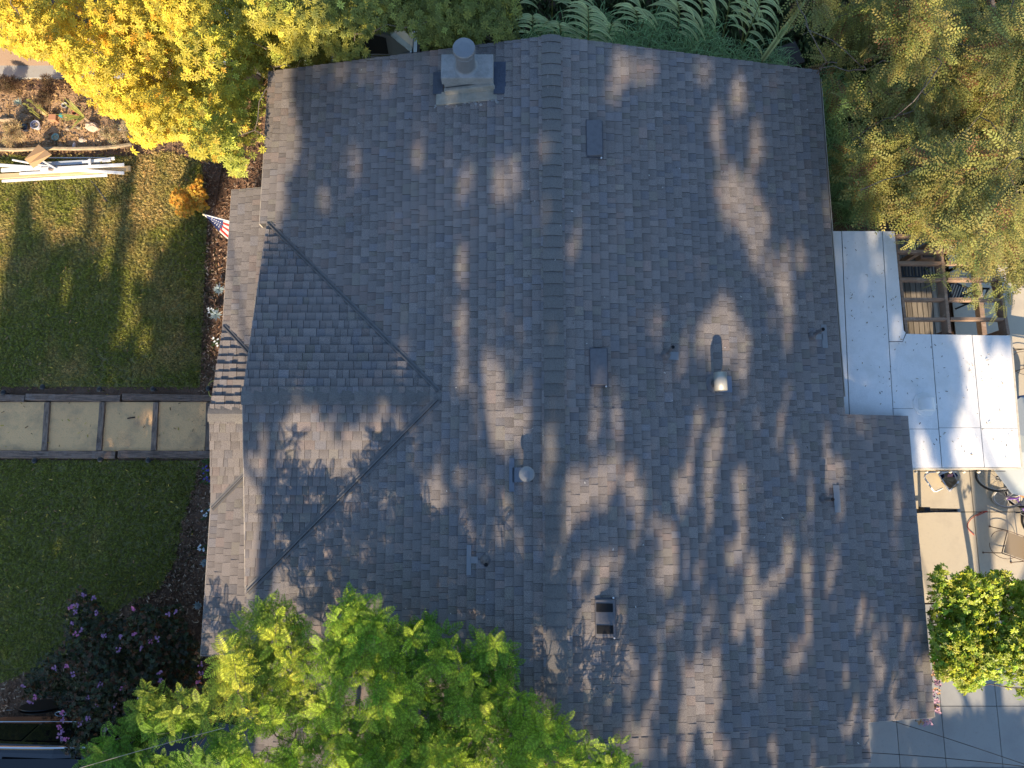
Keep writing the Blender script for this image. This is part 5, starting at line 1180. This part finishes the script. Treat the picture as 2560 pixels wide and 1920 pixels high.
# ------------------------------------------------------------------ giant reeds behind the house
def reed(label, bx, by, tx, ty_, zt, nl, LL, seed, colr=(.36, .42, .18)):
    rr = random.Random(seed); B_, T_ = W(bx, by, 0), W(tx, ty_, zt); r_ = empty('giant_reed', label, 'reed', 'giant reeds behind the house', B_)
    pts = [B_.lerp(T_, f)+Vector((0, 0, .25*zt*math.sin(f*math.pi)*.5)) for f in np.linspace(0, 1, 9)]
    b = MB(); b.tube([p-B_ for p in pts], list(np.linspace(.018, .006, 9)), 6, (.30, .32, .12)); b.build('stem', M_leafd, r_)
    ax = (T_-B_); ax.normalize(); side = ax.cross(Vector((0, 0, 1)));  side = side.normalized() if side.length > .05 else Vector((1, 0, 0))
    for k in range(nl):
        f = .34+.66*k/(nl-1); p = pts[0].lerp(pts[-1], f)+Vector((0, 0, .25*zt*math.sin(f*math.pi)*.5)); s_ = 1 if k % 2 else -1; L = LL*1.15*rr.uniform(.75, 1.12)*(1-.35*max(0, f-.8)/.2)*(.75+.25*math.sin(f*3))
        d = (side*s_*rr.uniform(.7, 1.0)+ax*rr.uniform(.45, .85)+Vector((0, 0, rr.uniform(.15, .5)))).normalized(); nS = 8; cur = p.copy(); spine = [cur.copy()]
        for q_ in range(nS):
            cur = cur+d*(L/nS); d = (d+Vector((0, 0, -.20-.02*q_))+ax*(-.02)).normalized(); spine.append(cur.copy())
        wv = [.35, .8, 1, 1, .92, .78, .58, .34, .03]; w0 = .066*rr.uniform(.8, 1.15); b = MB(); kk = rr.uniform(.75, 1.3); c0_ = tuple(v*kk for v in colr); c1_ = tuple(min(.8, v*1.45) for v in c0_)
        for q_ in range(nS):
            t_ = (spine[q_+1]-spine[q_]).normalized(); sd = t_.cross(Vector((0, 0, 1))).normalized(); a0, a1 = w0*wv[q_]/2, w0*wv[q_+1]/2; u_ = Vector((0, 0, .25)); g0, g1 = spine[q_]-B_, spine[q_+1]-B_
            for sg in (-1, 1):
                b.face([g0, g0+sd*sg*a0*.55+u_*a0*.5, g1+sd*sg*a1*.55+u_*a1*.5, g1], c0_)
                b.face([g0+sd*sg*a0*.55+u_*a0*.5, g0+sd*sg*a0+u_*a0, g1+sd*sg*a1+u_*a1, g1+sd*sg*a1*.55+u_*a1*.5], c1_)
        b.build('leaf', M_leaf, r_)
    return r_
RD = [((1590, 120, 1580, 20, 2.9, 14, .5), 'reed standing in the fine grass above the roof edge'), ((1850, 120, 1850, -20, 3.1, 14, .55), 'reed just left of the leaning striped reed'), ((1400, 150, 1398, 60, 2.5, 12, .45), 'reed arching directly over the ridge end'), ((1330, 150, 1332, 40, 2.6, 13, .50), 'reed with drooping leaves nearest the ridge end'), ((1300, 60, 1290, -30, 2.7, 11, .5), 'reed at the boundary with the green tree'), ((1462, 200, 1470, 20, 3.2, 17, .58), 'tall reed with paired arching leaves right of the ridge end'),
      ((1440, 90, 1425, -40, 3.0, 13, .55), 'reed cut by the photo top right of the ridge'), ((1560, 60, 1540, -50, 3.1, 12, .55), 'reed at the photo top above the fine grass'), ((1680, 150, 1692, 5, 3.3, 15, .62), 'tall reed with long hanging leaves over the roof middle'),
      ((1745, 120, 1735, -45, 3.4, 14, .62), 'reed behind the hanging one at the photo top'), ((1822, 190, 1910, -25, 3.5, 19, .55), 'reed leaning right with striped pale leaves near the roof corner'), ((1800, 120, 1820, -60, 3.0, 12, .5), 'reed at the photo top left of the leaning one'),
      ((1640, 60, 1620, -60, 2.9, 12, .5), 'reed partly hidden at the photo top centre'), ((1500, 170, 1530, 60, 2.2, 11, .42), 'low reed just over the roof edge right of the ridge'), ((1380, 60, 1375, -50, 2.8, 12, .5), 'reed between the two leftmost at the photo top')]
for i, (a_, lab) in enumerate(RD): reed(lab, *a_, seed=i+30)
# the thick pale stalk leaning towards the elm
tq = empty('giant_reed', 'thick pale green reed stalk leaning towards the elm at the roof corner', 'reed', 'giant reeds behind the house', W(1905, 160, 0)); o0 = Vector(tq.location)
b = MB(); S0, S1 = W(1906, 150, 2.3), W(2022, -10, 3.6); n = 9; sd = (S1-S0).cross(Vector((0, 0, 1))).normalized()
for i in range(n):
    f0, f1 = i/n, (i+1)/n; w0, w1 = [.05*math.sin(math.pi*min(1, .25+.75*f))**.8+.004 for f in (f0, f1)]
    for a0, a1, cc_ in ((-1, -.4, (.42, .46, .20)), (-.4, .4, (.22, .32, .13)), (.4, 1, (.42, .46, .20))):
        p0, p1 = S0.lerp(S1, f0)-o0, S0.lerp(S1, f1)-o0; b.face([p0+sd*w0*a0, p0+sd*w0*a1, p1+sd*w1*a1, p1+sd*w1*a0], cc_)
b.build('leaf', M_leaf, tq); b = MB(); b.tube([(0, 0, 0), S0-o0, S0.lerp(S1, .5)-o0], [.02, .016, .01], 6, (.32, .34, .14)); b.build('stem', M_leafd, tq)
b = MB()
for (tx, ty_, tz) in ((1985, 110, 2.9), (1960, 60, 3.1), (1935, 30, 3.0), (2000, 60, 3.0)):
    e_ = W(tx, ty_, tz)-o0; p0 = S0.lerp(S1, .35)-o0; sd2 = (e_-p0).cross(Vector((0, 0, 1))).normalized()*.018; m_ = p0.lerp(e_, .5)+Vector((0, 0, .1)); b.face([p0-sd2*.4, p0+sd2*.4, m_+sd2, m_-sd2], (.2, .3, .12)); b.face([m_-sd2, m_+sd2, e_], (.26, .36, .14))
b.build('side_leaf', M_leaf, tq)
# fine bladed clumps
def fountain(label, px, py, z, n, L, seed, cat='grass clump', lean=(0, 0), spread=.16, col_=(.20, .32, .13)):
    rr = random.Random(seed); c0 = W(px, py, z); c0 = Vector((c0.x, c0.y, 0)); b = MB()
    for k in range(n):
        t = rr.uniform(0, 6.28); o_ = Vector((rr.gauss(0, spread), rr.gauss(0, spread), z*rr.uniform(.55, 1))); l = L*rr.uniform(.5, 1.1); d = Vector((math.cos(t)+lean[0], math.sin(t)+lean[1], rr.uniform(.3, 1.1))).normalized(); sd = Vector((-math.sin(t), math.cos(t), 0))*.0065
        m_ = o_+d*l*.5; e_ = m_+(d+Vector((0, 0, -.7))).normalized()*l*.55; kk = rr.uniform(.6, 1.5); cc_ = tuple(v*kk for v in col_)
        b.face([o_-sd, o_+sd, m_+sd, m_-sd], cc_); b.face([m_-sd, m_+sd, e_], tuple(v*1.25 for v in cc_))
    for k in range(8):
        o_ = Vector((rr.gauss(0, spread), rr.gauss(0, spread), z)); b.tube([(o_.x*.5, o_.y*.5, 0), o_], .007, 4, (.2, .19, .08))
    o = b.build('bamboo_clump', M_leaf); o.location = c0; return tag(o, label, cat, 'fine leaved clumps around the roof corner')
FC = [(1560, 118, 1.9, 'fine leaved clump over the roof edge below the photo top centre'), (1610, 95, 2.0, 'fine leaved clump between two arching reeds'), (1400, 90, 1.7, 'fine leaved clump in shade just right of the ridge end'), (1660, 130, 1.8, 'fine leaved clump left of the long hanging reed leaves'), (1720, 140, 1.8, 'fine leaved clump below the long hanging reed leaves'),
      (1780, 130, 1.9, 'fine leaved clump left of the leaning striped reed'), (1850, 150, 1.6, 'fine leaved clump at the foot of the leaning striped reed'), (1640, 60, 1.8, 'fine leaved clump higher up behind the roof middle'), (1500, 60, 1.6, 'fine leaved clump in the dark gap between reeds'), (1760, 80, 1.7, 'fine leaved clump higher up left of the leaning reed'), (1940, 155, 1.3, 'fine leaved clump at the thick stalk foot'), (1350, 110, 1.6, 'fine leaved clump behind the ridge cap end'),
      (2082, 205, 1.9, 'fine leaved clump at the top right roof corner'), (2100, 250, 1.8, 'fine leaved clump right of the eave just below the roof corner'), (2095, 330, 1.5, 'fine leaved clump hanging beside the upper right eave'), (2100, 420, 1.6, 'fine leaved clump beside the middle of the upper right eave'), (2130, 470, 1.6, 'fine leaved clump in the elm shade left of the white roof top'), (2150, 510, 1.5, 'lowest fine leaved clump above the white roof'), (2090, 370, 1.6, 'dark fine leaved clump between two eave clumps')]
for i, (x, y, z, lab) in enumerate(FC): fountain(lab, x, y, z, 420 if y < 170 else 300, .46 if y > 170 else .40, i+60, lean=((.5, 0) if y > 170 else (0, .1)), spread=.20 if y < 170 else .13)
# old timber on the ground at the corner
b = MB(); b.bar(W(1925, 155, .5), W(2000, 128, .5), .5, .05, (.25, .23, .25)); tag(b.build('old_panel', M_deck), 'dark old board panel lying at the foot of the thick reed stalk', 'board')

# ------------------------------------------------------------------ trees south of the house that throw the dappled shade
E_ = 2560/2212
BL = [(1000,390,13,50),(1080,360,12,30),(1000,700,13,60),(1065,850,30,75),(1040,800,14,50),(1090,930,16,40),(1000,790,9,50),(945,1080,20,90),(905,330,8,25),(770,340,9,35),(640,300,12,50),(600,420,22,80),(600,220,14,30),
 (680,910,60,22),(600,930,30,30),(720,960,30,26),(620,985,70,18),(580,1010,34,34),(640,1060,24,50),(560,1090,22,50),(600,1170,20,50),(640,1190,12,40),(780,930,9,30),(770,980,10,16),(560,1210,12,60),(830,1230,9,36),(770,1230,14,50),(735,1330,12,60),(790,1180,18,40),(700,1060,12,20),(720,1150,12,50),
 (1190,960,12,70),(1190,680,9,40),(1185,440,9,26),(1250,1060,28,62),(1300,1030,16,60),(1225,1120,10,40),(1530,1030,11,110),(1560,700,26,80),(1600,430,34,50),(1640,500,18,60),(1348,140,20,45),(1385,150,8,30),(1523,137,18,34),(1591,191,10,50),(1547,273,12,60),(1629,315,13,50),(1577,397,26,44),(1107,383,13,50),(1077,397,7,40),
 (1684,918,8,40),(1708,972,13,50),(1773,940,11,46),(1789,1015,11,50),(1754,1061,10,56),(1556,728,18,60),(1475,755,8,40),(1518,715,9,50),(1605,750,10,60),(1607,810,8,25),(1510,899,8,40),(1529,1053,10,90),(1564,931,6,40),(1499,985,9,40),(1469,1053,22,44),(1697,836,8,20),(1690,620,16,70),(1660,560,10,40),(1730,540,8,40),(1700,700,10,40),
 (1450,1180,24,50),(1415,1120,9,40),(1345,1424,10,66),(1419,1233,12,40),(1444,1227,12,34),(1476,1238,12,40),(1621,1241,14,45),(1635,1328,13,66),(1635,1424,9,56),(1591,1337,10,46),(1550,1465,8,66),(1203,1282,17,56),(1224,1315,7,48),(1208,1492,7,56),(1269,1383,6,22),(1263,1588,13,28),(1153,1342,7,38),(1153,1465,10,56),(1115,1451,7,38),(1443,1328,8,22),(1473,1342,6,22),(1413,1478,10,56),(1659,1588,20,34),
 (1670,1246,11,40),(1749,1219,26,34),(1782,1260,17,44),(1749,1358,15,44),(1716,1402,17,36),(1908,1452,17,34),(1949,1358,10,38),(1894,1337,7,28),(1886,1375,8,24),(1984,1424,13,24),(1968,1514,26,24),(1763,1520,9,38),(1823,1465,5,56),(1870,1574,7,40),(1763,1615,10,46),(1700,1180,12,50),(1590,1180,10,40),(1860,1300,8,40),(1930,1440,6,50),(1845,1500,6,50),
 (1400,1545,10,50),(1480,1590,9,50),(1560,1610,9,36),(1320,1330,7,30),(1080,1120,9,40),(1060,1250,8,40),(880,1060,8,36),(870,760,8,36),(1000,560,8,36),(1180,300,7,30),(700,420,10,30),(975,198,14,14),(1035,205,14,9),(1380,1060,10,60),(1180,1220,8,60),(960,1330,9,50),(1330,860,8,50),(1420,700,8,50),(1240,520,7,40),
 (314,526,18,66),(287,600,8,80),(241,539,13,50),(178,457,10,50),(123,471,14,50),(320,717,10,24),(252,717,8,15),(283,676,8,34),(9,458,20,40),(246,1150,10,44),(372,907,5,20),(238,942,5,20),(282,947,6,20),(202,909,5,15),(282,1010,5,18),(397,1452,14,30),(87,1460,16,20),(320,1356,7,20),(300,690,6,60),(150,600,8,40),
 (1902,530,8,30),(1935,700,10,24),(1992,968,11,46),(1860,886,10,12)]
BLA = np.array(BL)*E_
# the long limb shadow that crosses the ridge, and a few forks
LIMBS = [((1195, 880), (1208, 1040), (1235, 1200)), ((1822, 930), (1803, 1240), (1795, 1500)), ((1712, 1620), (1730, 1360), (1752, 1080)), ((1960, 1080), (1990, 1300), (2000, 1500)), ((1440, 1085), (1405, 1180), (1375, 1300), (1365, 1400)), ((1115, 1440), (1090, 1540), (1080, 1640)), ((1740, 1130), (1735, 1260), (1742, 1400)), ((1660, 1160), (1700, 1330), (1705, 1500)), ((1905, 1905), (1900, 1840), (1870, 1790)), ((1905, 1850), (1935, 1800), (1950, 1760)), ((2110, 1800), (2150, 1640), (2170, 1500)), ((2200, 1760), (2240, 1620), (2250, 1560))]
def litmask(px, py, sx, sy, z):
    m = np.zeros(len(px))
    for cx, cy, rx, ry in BLA:
        rx, ry = rx*1.22+8, ry*1.35+8; k = np.abs(px-cx) < 3*rx; q_ = ((px[k]-cx+(py[k]-cy)*.06)/rx)**2+((py[k]-cy)/ry)**2; m[k] = np.maximum(m[k], np.clip(1.35*np.exp(-q_**1.5*.8), 0, 1))
    def reg(cond, v):
        m[cond] = np.maximum(m[cond], v if np.isscalar(v) else v[cond])
    n1 = vnoise(px, py, 1/60, 31); n2 = vnoise(px, py*.45, 1/26, 33)
    reg((px < 690) & (px > 470) & (py > 430) & (py < 1800) & (z > 1.0) & (z < 2.5), 1.0); reg((px > 530) & (px < 600) & (py > 440) & (py < 1700), 1.0)
    n3 = vnoise(px+.05*py, py*.16, 1/24, 35); reg((px > 650) & (px < 2300) & (py > 880+120*n1) & (py < 1900) & (z > 2.1) & (z < 3.7), (n3 > .69)*1.0)
    reg((px < 735) & (py < 400), 1.0); reg((px < 340) & (py < 462), 1.0)
    reg((px < 470) & (py >= 395) & (py < 640-90*n1) & (px > 90), (n2 > .36)*1.0)
    reg((px < 720) & (px > 560) & (py < 480), 1.0)
    reg((px >= 735) & (px < 1000) & (py < 190), (n1 > .45)*1.0)
    reg((px > 2170+60*n1) & (py < 700) & (z > 1), (n2 > .30)*1.0); reg((px > 2060) & (px <= 2240) & (py < 560) & (z > 1), (n2 > .64)*1.0)
    reg((px > 2050) & (py < 100), (n2 > .5)*1.0)
    reg((px > 2395-25*n1+15*n2) & (py > 560) & (py < 1175), 1.0)
    reg((px > 2330) & (py > 640) & (py < 840) & (z < 2), 1.0)
    sh = (px < 2345+18*n2) & (py < 1330-60*n1)
    reg((px > 2295) & (py > 1165) & (py < 1500) & ~sh, 1.0)
    reg((px > 2310) & (py > 1390) & (py < 1765+260*(z > .5)), 1.0)
    reg((z > 3) & (py > 1300) & (px < 720-60*n1), 1.0); reg((z > 3) & (py > 1350) & (px < 880-60*n1), (n2 > .28)*1.0)
    reg((z > 3) & (py > 1350) & (px > 150), (n2 > .52)*1.0)
    return m
FTS = [(x, y if y < 1950 else 2500) for x, y in FT]
c839, c578 = W(2525, 839, PZW).y, W(2078, 578, PZW).y
def zsurf(x, y):
    z = np.zeros(len(x)); zr = RZ-np.abs(x-RX)*PITCH
    a = (x > XL1) & (x < XR1) & (y > YB) & (y < YT) | (x > XR1) & (x < XR2) & (y > YE) & (y < YS); z[a] = zr[a]
    g_ = (x > GX) & (np.abs(y-GY) < GH-(x-GX)); z[g_] = np.maximum(z[g_], gz-np.abs(y[g_]-GY)*PITCH)
    p_ = (x > PXO) & (x <= GX) & (y > PYB) & (y < PYT); z[p_] = PZ+(x[p_]-PXO)*PITCH
    c_ = (x > XR1) & ((x < 9.05) & (y > E1.y) & (y < c839) | (x < 6.95) & (y > E1.y) & (y < c578)) & (z == 0); z[c_] = PZW
    px, py = PX(np.stack([x, y, np.full(len(x), 3.9)], -1)); t_ = inpoly(px, py, YT1) & (z == 0); z[t_] = 4.8
    t_ = inpoly(px, py, EL) & (z < 2.3); z[t_] = 5.6
    px, py = PX(np.stack([x, y, np.full(len(x), 4.1)], -1)); t_ = inpoly(px, py, FTS); z[t_] = 4.75
    px, py = PX(np.stack([x, y, np.full(len(x), 2.4)], -1)); t_ = inpoly(px, py, CB) & (z == 0); z[t_] = 3.1
    px, py = PX(np.stack([x, y, np.full(len(x), 1.9)], -1)); t_ = inpoly(px, py, CM) & (z == 0); z[t_] = 2.3
    return z
NS = 105000
sx = rng.uniform(-11.5, 10.5, NS); yy0 = -13.0; sz = rng.uniform(1.5, 17, NS)
sdir = np.array(SD); hit = np.zeros((NS, 3)); done = np.zeros(NS, bool); tcur = np.zeros(NS)
for step in range(int(44/.16)):
    act = np.where(~done)[0]
    if not len(act): break
    tcur[act] += .16; q_ = np.stack([sx[act], np.full(len(act), yy0), sz[act]], -1)+sdir*tcur[act][:, None]
    h_ = q_[:, 2] <= np.maximum(zsurf(q_[:, 0], q_[:, 1]), 0); hit[act[h_]] = q_[h_]; done[act[h_]] = True
px, py = PX(hit); lit = litmask(px, py, sx, sz, hit[:, 2]); frame = (px > -200) & (px < 2760) & (py > -200) & (py < 2100)
dens = vnoise(sx, sz, 1.3, 41)
acc = rng.uniform(0, 1, NS)**.35 > lit
acc &= frame | (dens > .35)
acc &= done
sx, sz = sx[acc], sz[acc]; back = rng.uniform(-4.5, 2.0, len(sx)); SP = np.stack([sx, np.full(len(sx), yy0), sz], -1)+sdir*back[:, None]
clump = leaf_quads([((.1*math.cos(t), .1*math.sin(t), 0), (math.cos(t), math.sin(t), .3-.3*(k % 3)), 1.0, .42, .15) for k, t in enumerate(np.arange(9)*2.4)])
trunks = [(-9.2, -13.5), (-4.6, -14.3), (-.4, -13.2), (4.1, -14.4), (8.4, -13.4)]
slab_ = ['leftmost tall shade tree in the row below the photo edge', 'second tall shade tree from the left below the photo edge', 'middle tall shade tree below the photo edge', 'second tall shade tree from the right below the photo edge', 'rightmost tall shade tree in the row below the photo edge']
who = np.argmin(np.abs(SP[:, 0:1]+rng.normal(0, .5, (len(SP), 1))-np.array([t[0] for t in trunks])[None]), 1)
for i, (tx, ty_) in enumerate(trunks):
    r_ = empty('shade_tree', slab_[i], 'tree', 'tall trees that shade the roof', (tx, ty_, 0)); k = who == i; P = SP[k]; N = len(P)
    V, F_, Cc = instance(clump[0], clump[1], P-np.array([tx, ty_, 0]), frames(rng.normal(0, 1, (N, 3)), rng.uniform(0, 6.3, N)), rng.uniform(.08, .17, N), varcol((.07, .10, .03), N), clump[2])
    tag(finish('crown', np_mesh('crown', V, F_, Cc, M_leaf), None, r_), kind='stuff')
    b = MB(); hgt = 14.5; b.tube([(0, 0, 0), (.1, 0, 4), (-.1, .1, 9), (.05, 0, hgt)], [.26, .2, .14, .03], 10); b.build('trunk', M_bark, r_, smooth=True)
    b = MB(); rr = random.Random(i)
    for k_ in range(11):
        z = 3.5+k_*.95; a_ = rr.uniform(0, 6.3); L = rr.uniform(1.6, 2.6); e_ = Vector((math.cos(a_)*L, math.sin(a_)*L*.6, z+L*1.1)); m_ = Vector((math.cos(a_)*L*.45, math.sin(a_)*L*.3, z+L*.35)); b.tube([(0, 0, z), m_, e_], [.06, .04, .012], 6)
    b.build('branches', M_bark, r_, smooth=True)
    if i == 2:
        b = MB()
        for Lm in LIMBS:
            pts = []
            for (x, y) in Lm:
                p_ = on(x, y); t_ = (p_.y-yy0)/SD.y; pts.append(p_-SD*t_-Vector((tx, ty_, 0)))
            b.tube(pts, [.07]*len(pts), 6)
        b.build('long_limbs', M_bark, r_, smooth=True)
